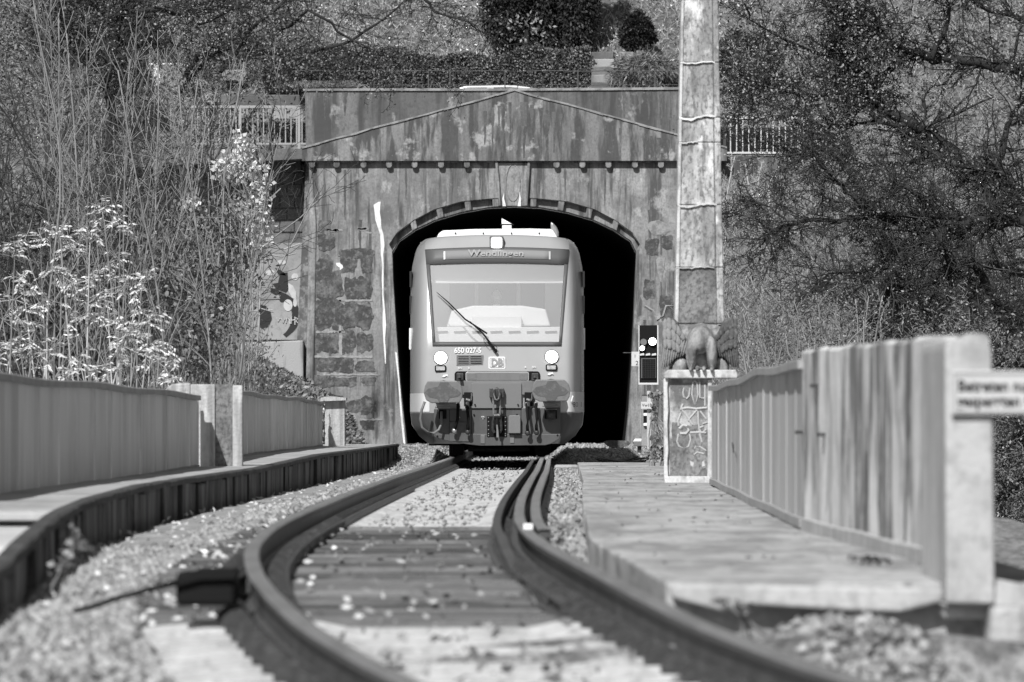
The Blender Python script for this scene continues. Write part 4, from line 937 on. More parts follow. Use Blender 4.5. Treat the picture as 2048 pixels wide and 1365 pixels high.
# bumper beam and apron
plate('beam', 862, 762, 1126, 790, -.06, .2, M['train_mid'], train, 3)
plate('beam_centre', 943, 766, 1043, 817, -.09, .2, M['train_mid'], train, 2)
plate('beam_shadow_strip', 943, 815.5, 1043, 819, -.07, .1, M['black'], train, .5)  # black strip paints the shadow under the beam centre
poly_px = lambda nm, pts, dy, dep, m, parent=train, bev=.008: MB().prism([TP(x, y_, dy) for x, y_ in pts], (0, dep, 0)).build(nm, m, parent, bevel=bev)
apron = poly_px('apron', [(868,818),(868,866),(872,873),(885,879),(935,888),(960,891),(1090,890),(1100,888),(1118,878),(1121,868),(1121,816)], -.05, .35, M['train_dark'])
poly_px('apron_lower_lip', [(869,868),(872,874),(885,880),(935,889),(960,892),(1090,891),(1102,888),(1119,878),(1121,869)], -.065, .05, M['train_dark'], apron)
for x in (898.5, 943, 1041.5, 1080): poly_px('panel_joint', [(x,820),(x,868),(x+.9,868),(x+.9,820)], -.056, .01, M['black'], apron, 0)
poly_px('cover_plate', [(899,844),(899,883),(938,884),(938,844)], -.085, .03, M['train_dark'], apron)
poly_px('bracket', [(961,870),(961,888),(970,888),(970,870)], -.08, .03, M['train_mid'], apron); poly_px('bracket', [(1020,870),(1020,887),(1028.5,887),(1028.5,870)], -.08, .03, M['train_mid'], apron)
bxp = poly_px('equipment_box', [(1017,834),(1019,831),(1039,831),(1041,834),(1041,867),(1017,867)], -.16, .1, M['train_mid'])
poly_px('coupling_plate', [(974,833),(974,874),(1014,874),(1014,833)], -.08, .03, M['black'], apron)
bolt = MB(); 
for x in (977, 1011):
    for y_ in (836, 844, 852, 860, 868, 872): bolt.ell(TP(x, y_, -.085), (.012,.012,.012), 6, 4)
bolt.build('bolt_rows', M['buffer'], apron)['kind'] = 'stuff'
for x, y_ in ((875,873),(1115,871),(950,810),(1036,810),(948,830),(1034,830)): MB().ell(TP(x, y_, -.07 if y_ > 820 else -.1), (.015,.012,.015), 8, 5).build('bolt', M['black'], train)
for x, y_ in ((966,835),(917,836)):
    tt('small_lettering', 'HBL', .035, x, y_-1, M['white'], -.09); tt('small_lettering', 'R', .03, x, y_+3, M['white'], -.09)
# lower corner fairings and pale bands
for s_ in (-1, 1):
    f0 = (lambda p: -hw(p)*.995) if s_ < 0 else (lambda p: 127*U)
    f1 = (lambda p: -126*U) if s_ < 0 else (lambda p: hw(p)*.995)
    nquad('corner_fairing', [889, 872, 850, 838, 826.5], f0, f1, M['train_dark'], -.012, 8)
    nquad('pale_band', [824, 812, 800, 787 if s_ < 0 else 784], (lambda p: -hw(p)*1.001) if s_ < 0 else (lambda p: 127*U), (lambda p: -135*U) if s_ < 0 else (lambda p: hw(p)*1.001), M['train_pale'], -.012, 8)
tt('side_lettering', '9580 1', .115, 1150, 810, M['black_text'], -.06, sx=.8)
tt('arrow_lettering', '/', .12, 1144, 798, M['white'], -.06, bold=.006)
# buffers
for (x0, x1, dy_) in ((848, 926, 0), (1063, 1140, -3)):
    b_ = MB().prism([TP(x, y_ + dy_, -.62) for x, y_ in ((x0+8,763),(x1-12,763),(x1-3,772),(x1,784),(x1-1,796),(x1-6,806),(x0+16,807),(x0+5,801),(x0,786),(x0+3,772))], (0,.07,0)).build('buffer', M['buffer'], train, bevel=.015)
    cx_ = (x0+x1)/2
    wear = [(x0+2,786),(x0+9,778),(cx_-10,774),(cx_-6,765),(cx_+10,765),(cx_+17,774),(x1-10,780),(x1-3,787),(x1-10,794),(cx_+14,796),(cx_+8,805),(cx_-8,805),(cx_-12,798),(x0+12,795)]
    MB().prism([TP(x, y_ + dy_, -.626) for x, y_ in wear], (0,.01,0)).build('worn_patch', M['buffer_wear'], b_)
    MB().tube([TP(cx_, 784+dy_, -.56), TP(cx_, 784+dy_, .1)], .13, 16).build('buffer_stem', M['iron'], b_)
    MB().tube([TP(cx_, 784+dy_, -.25), TP(cx_, 784+dy_, .1)], .19, 16).build('buffer_sleeve', M['train_dark'], b_)
    MB().tube([TP(cx_-14,812+dy_,-.12), TP(cx_-17,816+dy_,-.14), TP(cx_+14,816+dy_,-.14), TP(cx_+10,810+dy_,-.12), TP(cx_-12,810+dy_,-.12)], .009, 6).build('shunter_handle', M['iron_pale'], train)
# coupling
cp = MB(); cp.tube([TP(993,786,-.1), TP(993,786,-.26)], .08, 10); cp.box(tuple(TP(979,796,-.2)), tuple(TP(1008,777,-.09)))
cpl = cp.build('coupling', M['iron'], train, bevel=.01)
MB().tube([TP(989,782,-.24), TP(988,790,-.3), TP(990,800,-.32), TP(994,802,-.32), TP(998,799,-.32), TP(999,790,-.3), TP(998,782,-.24), TP(994,778,-.22), TP(989,782,-.24)], .03, 8).build('hook', M['iron'], cpl, smooth=True)
for s_ in (-1, 1): MB().tube([TP(993.5+s_*6.5,785,-.26), TP(993.5+s_*7,810,-.25), TP(993.5+s_*6,830,-.22)], .016, 6).build('link_bar', M['iron_pale'], cpl)
MB().tube([TP(988,832,-.24), TP(1000,832,-.24)], .04, 8).build('shackle_pin', M['iron'], cpl)
for s_ in (-1, 1): MB().tube([TP(994+s_*4,830,-.22), TP(994+s_*8,845,-.2), TP(994+s_*8,860,-.18), TP(994+s_*5,866,-.18)], .026, 7).build('shackle_link', M['iron'], cpl)
MB().tube([TP(994,832,-.22), TP(994,850,-.25), TP(994.5,858,-.28)], [.03,.035,.03], 8).build('screw', M['black'], cpl)
MB().tube([TP(994,850,-.3), TP(995,862,-.3), TP(995.5,875,-.3)], [.012,.018,.024], 7).build('screw_handle', M['iron_pale'], cpl)
# air hoses
def hose(pts, r=.024, m='black'):
    return MB().tube([TP(x, y_, d) for x, y_, d in pts], r, 8).build('air_hose', M[m], train, smooth=True)
for x, bx_, by_ in ((916,-7,862),(935,1,864),(1054,1,866),(1072,1,865)):
    h = hose([(x,808,-.15),(x,822,-.24),(x-.5 if bx_<0 else x+2,838,-.26),(x+(bx_*.6),852,-.24),(x+bx_,by_,-.2)], .026)
    MB().tube([TP(x,812,-.15), TP(x,806,-.13)], .032, 8).build('hose_neck', M['iron_pale'], h)
    MB().ell(TP(x+bx_, by_, -.2), (.045,.04,.05), 10, 8).build('hose_coupling', M['iron_pale'] if bx_ < 0 else M['iron'], h, smooth=True)
for x in (928, 1049):
    q = poly_px('valve_recess', [(x,785),(x,813),(x+18,813),(x+18,785)], -.075, .05, M['black'])
    MB().tube([TP(x+4,800,-.13), TP(x+12,802,-.14)], .035, 8).build('valve', M['iron'], q); MB().tube([TP(x+15,787,-.13), TP(x+14.5,800,-.14), TP(x+8,806,-.14)], .007, 5).build('valve_handle', M['iron_pale'], q)
    MB().tube([TP(x+7,806,-.14), TP(x+7,815,-.18)], .035, 8).build('valve_neck', M['iron'], q)
lp = hose([(850,804,-.3),(844,820,-.3),(841,838,-.28),(844,855,-.26),(855,865,-.25),(868,866,-.25),(878,860,-.24),(883,848,-.2),(883,834,-.14),(883,824,-.1)], .022, 'buffer')
q = poly_px('jumper_socket', [(878,820),(878,838),(893,838),(893,820)], -.09, .05, M['black'])
q = poly_px('jumper_housing', [(1090,820),(1089,838),(1114,838),(1113,820)], -.09, .05, M['black'])
MB().tube([TP(1093,830,-.17), TP(1111,830,-.17)], .07, 12).build('jumper_roll', M['iron'], q, smooth=True); MB().tube([TP(1091,820,-.14), TP(1114,819,-.14)], .01, 6).build('jumper_bar', M['iron_pale'], q)
# windscreen wiper
wp = MB().tube([surf((974-994)*U, 668, -.10), surf((930-994)*U, 640, -.10), surf((897-994)*U, 607, -.09), surf((873-994)*U, 586, -.07)], [.016,.014,.011,.005], 6).build('wiper', M['black'], train)
MB().tube([surf((993-994)*U, 705, -.06), surf((985-994)*U, 693, -.10), surf((966-994)*U, 668, -.12), surf((940-994)*U, 645, -.11)], [.026,.02,.014,.012], 7).build('wiper_arm', M['black'], wp)
MB().tube([surf((993-994)*U, 703, -.06), surf((994-994)*U, 695, -.08), surf((986-994)*U, 688, -.09), surf((976-994)*U, 692, -.09), surf((968-994)*U, 684, -.09), surf((968-994)*U, 676, -.09)], .005, 5).build('washer_pipe', M['black'], wp)
# roof pod, antennas, exhaust
rp_ = [(870,478),(873,470),(876,464),(884,458),(950,455),(1060,454),(1102,455),(1107,458),(1110,462),(1118,476)]
MB().prism([(P(x,0,YT).x, YT+1.25, zpx(y_)) for x, y_ in rp_], (0, 12, 0)).build('roof_pod', M['white'], train, bevel=.02)
for x in (910, 966, 1023, 1079): MB().ell((P(x,0,YT).x, YT+1.24, zpx(463.5)), (.014,.02,.014), 8, 6).build('pod_screw', M['black'], train)
a_ = MB().prism([(P(x,0,YT).x, YT+1.6, zpx(y_)) for x, y_ in ((1004,455),(1004,446),(1023,446),(1023,455))], (0,.15,0)).build('antenna_base', M['train_pale'], train)
MB().prism([(P(x,0,YT).x, YT+1.6, zpx(y_)) for x, y_ in ((1000,445),(1000,444),(1028,444),(1028,445))], (0,.2,0)).build('antenna_plate', M['black'], a_)
MB().prism([(P(x,0,YT).x, YT+1.62, zpx(y_)) for x, y_ in ((1003,443.5),(1003,432),(1009,435),(1024,443.5))], (0,.06,0)).build('antenna_fin', M['white'], a_)
MB().prism([(P(x,0,YT).x, YT+1.7, zpx(y_)) for x, y_ in ((1103,470),(1103,455),(1102,438),(1109,443),(1115,450),(1119,460),(1119,472))], (0,.35,0)).build('exhaust_cowl', M['iron_pale'], train, bevel=.03)
MB().prism([(P(x,0,YT).x, YT+1.5, zpx(y_)) for x, y_ in ((1101,471),(1101,469),(1136,473),(1136,475))], (0,.3,0)).build('cowl_foot', M['black'], train)
# side details at the rim
for s_ in (-1, 1):
    H = hw(600) * s_
    for z0, z1 in ((540, 572), (590, 626)):
        MB().box((cxm+H-.02*s_, YT+1.3, zpx(z1)), (cxm+H+.015*s_, YT+2.2, zpx(z0))).build('side_window', M['car_dark'], train)
    MB().box((cxm+H-.02*s_, YT+1.2, zpx(698)), (cxm+H+.02*s_, YT+1.35, zpx(655))).build('grab_rail', M['white'], train)
# running gear
rg = MB().box((cxm-1.15, YT+1.2, zpx(892)), (cxm+1.15, YT+24, zpx(872))).build('underframe', M['black'], train)
for yy in (YT+2.2, YT+4.0, YT+21, YT+22.8):
    ax = MB().tube([(cxm-.75, yy, tz(yy)+.38), (cxm+.75, yy, tz(yy)+.38)], .07, 10).build('axle', M['iron'], train)
    for s_ in (-1, 1):
        x_ = cxm + s_*.75
        MB().tube([(x_-.065, yy, tz(yy)+.385), (x_+.065, yy, tz(yy)+.385)], .385, 28).build('wheel', M['iron'], ax, smooth=False)
MB().prism([TP(905,892,1.0), TP(905,911,1.0), TP(925,911,1.0), TP(928,892,1.0)], (0,.25,0)).build('rail_guard', M['black'], train)
MB().prism([TP(1068,892,1.0), TP(1072,911,1.0), TP(1100,911,1.0), TP(1104,892,1.0)], (0,.25,0)).build('rail_guard', M['black'], train)
MB().tube([TP(935,898,1.4), TP(980,900,1.4), TP(1060,898,1.4)], .05, 8).build('brake_rod', M['iron'], train)
# ------------------------------------------------------------------ eagle
M['eagle_mid'] = mat('sunlit streaked wing stone', .24, [((5,5,2),.46,.58,.08,.85), ((26,26,20),.5,.7,.1,.5)], bump=.6, bscale=30)
eg = thing('stone_eagle', 'weathered stone eagle with folded wings perched on the graffiti pedestal', 'statue', tuple(P(1401,741,YE+.3)))
def EP(px, py, d=0.0): p = P(px, py, YE); return Vector((p.x, YE + d, p.z))
u = YE / F
b = MB()
b.ell(EP(1402,678,.20), (28*u,.17,26*u), 20, 14, Matrix.Rotation(R(-20), 3, 'X'))
b.ell(EP(1400,684,.14), (24*u,.15,24*u), 20, 14)
b.ell(EP(1424,708,.08), (11*u,.11,34*u), 16, 12); b.ell(EP(1383,708,.10), (11*u,.12,34*u), 16, 12)
b.ell(EP(1402,712,.30), (20*u,.10,32*u), 16, 12)
b.ell(EP(1360,734,.24), (15*u,.10,22*u), 16, 12, Matrix.Rotation(.35, 3, 'Y')); b.ell(EP(1443,734,.24), (15*u,.10,22*u), 16, 12, Matrix.Rotation(-.35, 3, 'Y'))
b.ell(EP(1374,672,.26), (22*u,.10,16*u), 14, 10); b.ell(EP(1432,672,.26), (20*u,.10,14*u), 14, 10)
b.ell(EP(1404,664,.16), (15*u,.10,8*u), 14, 10)          # bowed head between the shoulders
b.tube([EP(1358,661,.3), EP(1380,655,.22), EP(1404,651,.2), EP(1430,656,.22), EP(1450,660,.3)], [.03,.035,.03,.035,.03], 8)
for x0 in (1382, 1395, 1408, 1424):
    b.tube([EP(x0,736,.0), EP(x0-1,739,-.10), EP(x0-1,742,-.13)], [.026,.024,.012], 7)
bo = b.build('torso', M['eagle'], eg, smooth=True)
rm = bo.modifiers.new('rm', 'REMESH'); rm.mode = 'VOXEL'; rm.voxel_size = .011; rm.use_smooth_shade = True
sm = bo.modifiers.new('sm', 'SMOOTH'); sm.iterations = 4
def wing_part(sg, label):
    root = MB()
    X = (lambda x: 1401 + sg*(x))      # offset from the middle line, px
    out = [(28,676),(38,660),(44,645),(52,637),(66,635),(72,641),(73,660),(75,690),(77,715),(75,732),(68,736),(60,728),(50,716),(44,712),(32,712),(26,700)]
    m_ = MB().prism([EP(X(x), y_, .16) for x, y_ in out], (0, .20, 0)).build('wing', M['eagle_wing'], eg, bevel=.02)
    m_['label'] = label
    sc_ = MB()
    for (x, y_, a_, b__, tl_, d_) in ((70,650,5,13,.0,.15),(62,648,6,13,.1,.145),(53,652,6,13,.25,.15),(45,660,6,13,.4,.155),(38,670,5.5,12,.5,.16),
                                 (71,668,5,13,.0,.135),(63,668,6,13,.12,.13),(54,671,6,13,.25,.135),(46,679,6,12,.35,.14),(39,688,5.5,11,.4,.15),
                                 (70,686,4.5,12,.02,.125),(62,687,5.5,12,.12,.12),(54,690,5.5,12,.22,.125),(46,696,5.5,11,.3,.13)):
        sc_.ell(EP(X(x), y_, d_), (a_*u, .014, b__*u), 12, 8, Matrix.Rotation(sg*tl_, 3, 'Y') @ Matrix.Rotation(R(-9), 3, 'X'))
    sc_.build('covert_feather', M['eagle_wing'] if sg > 0 else M['eagle_mid'], m_, smooth=True)['kind'] = 'stuff'  # left feathers paler than the right: sunlit and shaded sides put in the colour
    prim = MB()
    tips = [(77,734),(74,737),(70,736),(65,732),(60,726),(55,721),(50,717),(45,715),(40,714),(35,712),(30,708)]
    for k, (x, y_) in enumerate(tips):
        bx0 = x - 7 - k*.2; by0 = 676 + (k*.6)
        a, c_ = EP(X(bx0), by0, .165), EP(X(x), y_, .13 + k*.003); mid_ = (a + c_)/2; d = c_ - a
        ang = math.atan2(d.x, -d.z)
        prim.ell(mid_, (2.7*u, .030, d.length*.55), 10, 10, Matrix.Rotation(-ang, 3, 'Y') )
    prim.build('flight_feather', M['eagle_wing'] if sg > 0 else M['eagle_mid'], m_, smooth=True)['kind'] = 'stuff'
wing_part(-1, 'sunlit wing on the left'); wing_part(1, 'darker shaded wing on the right')
bx('perch_block', tuple(EP(1340,742,.30)), (EP(1460,742).x, YE+.62, EP(0,650).z), M['obelisk'], eg)
# ------------------------------------------------------------------ signal
YS = 128.0
sig = thing('rail_signal', 'black rail signal board with round lamps on a pale post in front of the tunnel', 'signal', tuple(P(1299,900,YS)))
def sp(nm, pts, dy, dep, m, parent=sig, bev=.004): return poly(nm, pts, YS + dy, YS + dy + dep, M[m], parent, bevel=bev)
sp('post', [(1294,902),(1294,770),(1302,770),(1302,902)], .05, .08, 'post')
bd_ = sp('signal_board', [(1278,769),(1278,651),(1316,651),(1316,769)], -.03, .10, 'black')
sp('board_edge', [(1277,770),(1277,651),(1279,651),(1279,770)], -.05, .12, 'rail_paint', bd_); sp('board_edge', [(1314.5,770),(1314.5,651),(1317,651),(1317,770)], -.05, .12, 'rail_paint', bd_)
sp('board_edge', [(1278,770),(1278,766),(1317,766),(1317,770)], -.055, .12, 'rail_paint', bd_)
def sdisc(nm, px, py, r, dy, dep, m, parent):
    p = P(px, py, YS+dy); rr = r*YS/F
    return MB().prism([p + Vector((rr*math.cos(k*math.pi/12), 0, rr*math.sin(k*math.pi/12))) for k in range(24)], (0, dep, 0)).build(nm, M[m], parent)
for x, y_, r, m in ((1305,683.5,7.6,'lamp'),(1287,684.5,6.6,'buffer'),(1284.5,697,4.8,'lamp')):
    q = sdisc('lamp_hood', x, y_, r+1.2, -.07, .05, 'black', bd_); sdisc('lamp_lens', x, y_, r, -.085, .02, m, q)
for k in range(3): sp('white_tag', [(1279.5+k*12,712),(1279.5+k*12,708.5),(1288+k*12,706.5),(1289+k*12,711)], -.06, .03, 'rail_paint', bd_)
mx_ = sp('matrix_panel', [(1282,757),(1282,717),(1312,717),(1312,757)], -.055, .03, 'frame_grey', bd_)
for r_i in range(9):
    for c_i in range(7):
        pass
g_ = MB()
for r_i in range(10):
    for c_i in range(8):
        p = P(1286+c_i*3.3, 720+r_i*3.8, YS-.057); g_.box((p.x-.011, p.y-.006, p.z-.013), (p.x+.011, p.y+.004, p.z+.013))
g_.build('matrix_dot', M['black'], mx_)['kind'] = 'stuff'
sp('side_bracket', [(1317,762),(1317,710),(1321,710),(1321,762)], -.0, .05, 'iron_pale', bd_)
pl_ = thing('number_plate', 'small worn number plate sticking out left of the signal board', 'plate', tuple(P(1270,730,YS)))
sp('plate_body', [(1263,733),(1263,704),(1278,704),(1278,733)], .0, .02, 'sign', pl_)
text('lettering', '2', .10, P(1274,727,YS-.003), M['black_text'], pl_, .001)
text('lettering', '1', .07, P(1270,713,YS-.003), M['black_text'], pl_, .001)
MB().tube([P(1246,706,YS+.03), P(1278,706.5,YS+.03)], .008, 5).build('plate_arm', M['iron'], pl_)
cb = thing('signal_cabinet', 'narrow grey cabinet with a white Vw10 plate below the signal', 'cabinet', tuple(P(1293,890,YS+1)))
poly('cabinet_body', [(1283,893),(1283,790),(1300,790),(1300,893)], YS+.5, YS + .7, M['ledge'], cb, bevel=.01)
poly('recess', [(1287,852),(1287,820),(1297,820),(1297,852)], YS+.47, YS + .52, M['black'], cb)
for yy in (829, 849): poly('switch', [(1287,yy+3),(1287,yy-2),(1295,yy-3),(1295,yy+3)], YS+.44, YS + .48, M['white'], cb)
poly('plate', [(1282,818),(1282,804),(1304,804),(1304,818)], YS-.02, YS + .03, M['sign'], cb)
text('lettering', 'Vw10', .068, P(1293.5,811,YS-.024), M['black_text'], cb, .001)
pb = thing('ground_lamp', 'small pale topped box on a stub beside the tunnel mouth', 'box', tuple(P(1278,905,YS+4)))
poly('lid', [(1266,884),(1270,878),(1285,878),(1289,884)], YS+4, YS+4.3, M['white'], pb, bevel=.01)
poly('case', [(1268,893),(1266,884),(1289,884),(1287,893)], YS+4.01, YS+4.28, M['buffer'], pb, bevel=.01)
poly('stub', [(1275,906),(1275,893),(1283,893),(1283,906)], YS+4.08, YS+4.2, M['iron'], pb)
cc = thing('cable_coil', 'coil of black cable lying on the gravel right of the track', 'cable', (P(1240,905,132).x, 131, bedz(131)))
for k in range(9):
    r0 = rnd.uniform(.22, .42); cx_, cy_ = P(1243,905,131).x + rnd.uniform(-.12,.12), 131 + rnd.uniform(-.8,.8); z0 = bedz(131) + .05 + k*.018
    MB().tube([(cx_ + r0*1.1*math.cos(t), cy_ + r0*2*math.sin(t), z0 + .03*math.sin(2*t+k)) for t in [j*math.pi/12 for j in range(25)]], .016, 6, cap=False).build('cable_loop', M['black'], cc, smooth=True)
for k in range(3): MB().tube([(P(1215+k*8,912,131).x, 130.5, bedz(131)+.05), (P(1232+k*8,905,131).x, 131, bedz(131)+.10), (P(1250+k*10,915,131).x, 130.2, bedz(131)+.05)], .014, 6).build('cable_end', M['black'], cc)
o = MB().prism([P(1206,884,136),P(1216,881,136),P(1256,882,136),P(1262,888,136),P(1245,896,136),P(1226,897,136),P(1216,893,136)], (0,.5,0)).build('trough_cover', M['stone_dark'], None, bevel=.01); tag(o, 'dark tilted trough cover lying beside the tunnel mouth', 'cover')
# stack by the kerb end
o = bx('pipe_stub', (tx(131)+.95, 130.5, bedz(131)+.02), (tx(131)+1.35, 130.7, bedz(131)+.10), M['ledge'], None, bevel=.04); tag(o, 'short pale stub of pipe beside the rail in front of the train', 'pipe')
# ------------------------------------------------------------------ cars on the road over the tunnel
def car(name, label, x, y, z, m, L_=4.2, H=1.5, flip=1):
    t = thing(name, label, 'car', (x, y, z))
    prof = [(-.5,.25),(-.5,.62),(-.47,.78),(-.28,.9),(-.2,.92),(.30,.92),(.46,.86),(.5,.7),(.5,.25)]
    cab_ = [(-.26,.90),(-.12,1.40),(-.06,1.47),(.18,1.49),(.28,1.44),(.44,.90)]
    V3 = lambda a, yy: Vector((x + flip*a[0]*L_, y + yy, z + a[1]*H/1.49))
    MB().prism([V3(a, 0) for a in prof], (0, 1.7, 0)).build('body', m, t, bevel=.06, seg=3)
    MB().prism([V3(a, .12) for a in cab_], (0, 1.46, 0)).build('cabin', M['car_glass'], t, bevel=.05)
    rf = [(-.12,1.405),(-.06,1.475),(.18,1.495),(.28,1.445),(.27,1.40),(.17,1.44),(-.05,1.425),(-.1,1.36)]
    MB().prism([V3(a, .09) for a in rf], (0, 1.52, 0)).build('roof', m, t, bevel=.02)
    MB().prism([V3(a, .095) for a in ((.05,.9),(.05,1.45),(.085,1.45),(.095,.9))], (0, .05, 0)).build('door_pillar', m, t)
    for a in (-.32, .31):
        wv = MB().tube([V3((a,.31), -.02), V3((a,.31), .2)], .31*H/1.49, 20).build('wheel', M['black'], t)
        MB().tube([V3((a,.31), -.03), V3((a,.31), .05)], .18, 16).build('rim', M['iron_pale'], wv)
    return t
car('parked_car', 'white car roof just showing over the top of the portal wall', P(955,0,YP+3).x, YP+3.2, P(0,170,YP+3).z-1.50, M['car_pale'])
car('parked_car', 'black car with bright windows behind the right white railing', P(1505,0,YP+2.4).x, YP+2.2, P(0,203,YP+2.4).z-1.55, M['car_dark'], 4.4, 1.55, -1)
car('parked_car', 'white car half hidden by branches left of the portal', P(318,0,YP+10).x-.35, YP+11, P(0,126,YP+11).z-1.5, M['car_pale'], 3.6)
# ------------------------------------------------------------------ the land
def sstep(a, b, v): t = np.clip((v - a) / (b - a), 0, 1); return t * t * (3 - 2 * t)
def hnoise(x, y):
    return .35*np.sin(x*.7+y*.23) + .25*np.sin(x*1.7-y*.9+1) + .15*np.sin(x*3.1+y*2.3+2)
def ground(x, y):
    x = np.asarray(x, float); y = np.asarray(y, float)
    bed = np.interp(y, _g, _Z) - .26
    z = np.full(np.broadcast(x, y).shape, -5.0) + .3*hnoise(x, y)
    # near embankment
    near = np.where(np.abs(x) < 8.5, bed - .06, bed - .06 - (np.abs(x) - 8.5)*.5)
    near = np.maximum(near, -6)
    z = near*(1 - sstep(32.2, 36, y)) + z*sstep(32.2, 36, y)
    # left bank beside the portal
    lt = 1.0 + .52*(-3.7 - x); lt = np.clip(lt, -.3, 2.3 + .06*np.abs(x)) + .07*hnoise(x*2, y*2)
    l_ = z*(1 - sstep(120, 160, y)) + lt*sstep(120, 160, y)
    # right bank rising to the road
    rt = 5.6 + .04*(x-4)
    r_ = z + (rt - z)*sstep(138, 174, y) + .15*hnoise(x*1.5, y)*sstep(130, 150, y)
    k = sstep(120, 150, y)
    m_ = z*(1 - k) + (bed - .06)*k
    side = np.where(x < 0, l_, r_)
    wgt = np.where(x < 0, sstep(2.7, 3.8, -x), sstep(2.9, 4.4, x))
    z = np.where(y > 110, m_*(1 - wgt) + side*wgt, z)
    # the road and the hill above
    road = P(0, 312, YP + 1).z
    hill = road + 1.9*sstep(YP + 8, YP + 11, y) + .46*np.maximum(0, y - YP - 11) + .35*hnoise(x, y)*sstep(YP+9, YP+14, y)
    edge = np.where(x < -4.5, YP + 2.3, np.where(x > 4.5, YP + .35, YP + 1.0))
    return np.where(y > edge, hill, z)
xs = np.concatenate([np.linspace(-140, -22, 24), np.arange(-20, -9, .8), np.arange(-9, 10.01, .25), np.arange(10.8, 22, .8), np.linspace(23, 140, 24)])
yv = np.concatenate([np.linspace(-60, 28, 12), np.arange(29, 40, .5), np.arange(40, 120, 2.0), np.arange(120, 173, .5), np.arange(173, 180, .175), np.arange(180, 215, .4), np.arange(216, 290, 3.0), np.linspace(300, 700, 20)])
GX, GY = np.meshgrid(xs, yv); GZ = ground(GX, GY)
nx, ny = len(xs), len(yv)
idx = np.arange(nx*ny).reshape(ny, nx)
fc = np.stack([idx[:-1,:-1], idx[:-1,1:], idx[1:,1:], idx[1:,:-1]], -1).reshape(-1, 4)
cx_ = (GX[:-1,:-1]+GX[1:,1:])/2; cy_ = (GY[:-1,:-1]+GY[1:,1:])/2
keep = ~((np.abs(cx_) < 2.95) & (cy_ > 172) & (cy_ < 177.5)).reshape(-1)
o = np_mesh('ground', np.stack([GX, GY, GZ], -1), fc[keep], M['soil']); o['kind'] = 'structure'
o.data.polygons.foreach_set('use_smooth', [True]*len(o.data.polygons))
def G(x, y): return float(ground(np.array([x]), np.array([y]))[0])
def scatter(n_, x0, x1, y0, y1, cond=None):
    x = x0 + (x1-x0)*rng.random(n_); y = y0 + (y1-y0)*rng.random(n_)
    if cond is not None: k = cond(x, y); x, y = x[k], y[k]
    return x, y, ground(x, y)
def blades(name, label, n_, box, h, wd, m, lean_=.5, cond=None, cat='grass', r2=.3):
    x, y, z = scatter(n_, *box, cond); n_ = len(x); hh = h*(.4+.9*rng.random(n_))
    p0 = np.stack([x, y, z-.02], 1); d = np.stack([lean_*rng.normal(size=n_), lean_*rng.normal(size=n_), np.ones(n_)], 1); d /= np.linalg.norm(d, axis=1)[:, None]
    p1 = p0 + d*hh[:, None]
    return tag(tubes(name, np.concatenate([p0, p1, np.full((n_,1), wd), np.full((n_,1), wd*r2)], 1), m), label, cat, kind='stuff')
def flecks(name, label, n_, box, L_, m, cond=None, lift=.03, cat='leaves', up=.6):
    x, y, z = scatter(n_, *box, cond); n_ = len(x); d = rng.normal(size=(n_, 3)); d[:, 2] = np.abs(d[:, 2])*up
    return tag(leaves(name, np.stack([x, y, z + lift*rng.random(n_)], 1), d, L_*(.5+rng.random(n_)), L_*.55, m), label, cat, kind='stuff')
# leaf bank left of the portal
lb = (-9, -3.2, 140, 173.5)
flecks('leaf_litter', 'dry dark leaf litter on the bank beside the portal', 22000, lb, .10, M['leaf_dry'], lift=.06)
flecks('leaf_litter', 'ivy and fallen leaves low at the foot of the left pier', 2500, (-3.9, -2.5, 150, 173), .07, M['leaf_mid'], lift=.05)
# grassy slope right of the obelisk
blades('bank_grass', 'pale dry grass on the slope below the right railing', 34000, (3.2, 12, 140, 173.8), .24, .009, M['twig_pale'], .7)
blades('bank_grass', 'grey tangled undergrowth on the slope below the right railing', 14000, (3.2, 14, 132, 174), .40, .010, M['twig'], .9)
flecks('leaf_litter', 'small leaves over the right slope', 16000, (3.0, 14, 132, 174), .06, M['leaf_soft'], lift=.2)
# hillside above the road
hb = (-14, 14, YP + 9, YP + 34)
blades('hill_grass', 'rough grass on the hillside above the road', 52000, hb, .26, .012, M['twig_pale'], .8)
flecks('hill_leaves', 'fallen leaves over the hillside', 20000, (-14, 5, YP + 9, YP + 34), .08, M['leaf_dry'], lift=.15)
flecks('hill_leaves', 'sunlit pale leaves on the open hillside', 7000, (-5, 6, YP+11, YP+30), .08, M['leaf_pale'], lift=.12)
flecks('undergrowth', 'dark undergrowth of the left hillside', 36000, (-14, -4.6, YP+8, YP+32), .10, M['leaf_dark'], lift=1.6, cat='undergrowth')
flecks('undergrowth', 'dark undergrowth at the right edge of the hillside', 4000, (5, 14, YP+9, YP+30), .14, M['leaf_dark'], lift=1.4, cat='undergrowth')
o = MB().add([(-60, YP+2.5, P(0,312,YP+1).z+.01), (60, YP+2.5, P(0,312,YP+1).z+.01), (60, YP+8.2, P(0,312,YP+1).z+.02), (-60, YP+8.2, P(0,312,YP+1).z+.02)], [(0,1,2,3)]).build('road', M['asphalt']); o['kind'] = 'structure'
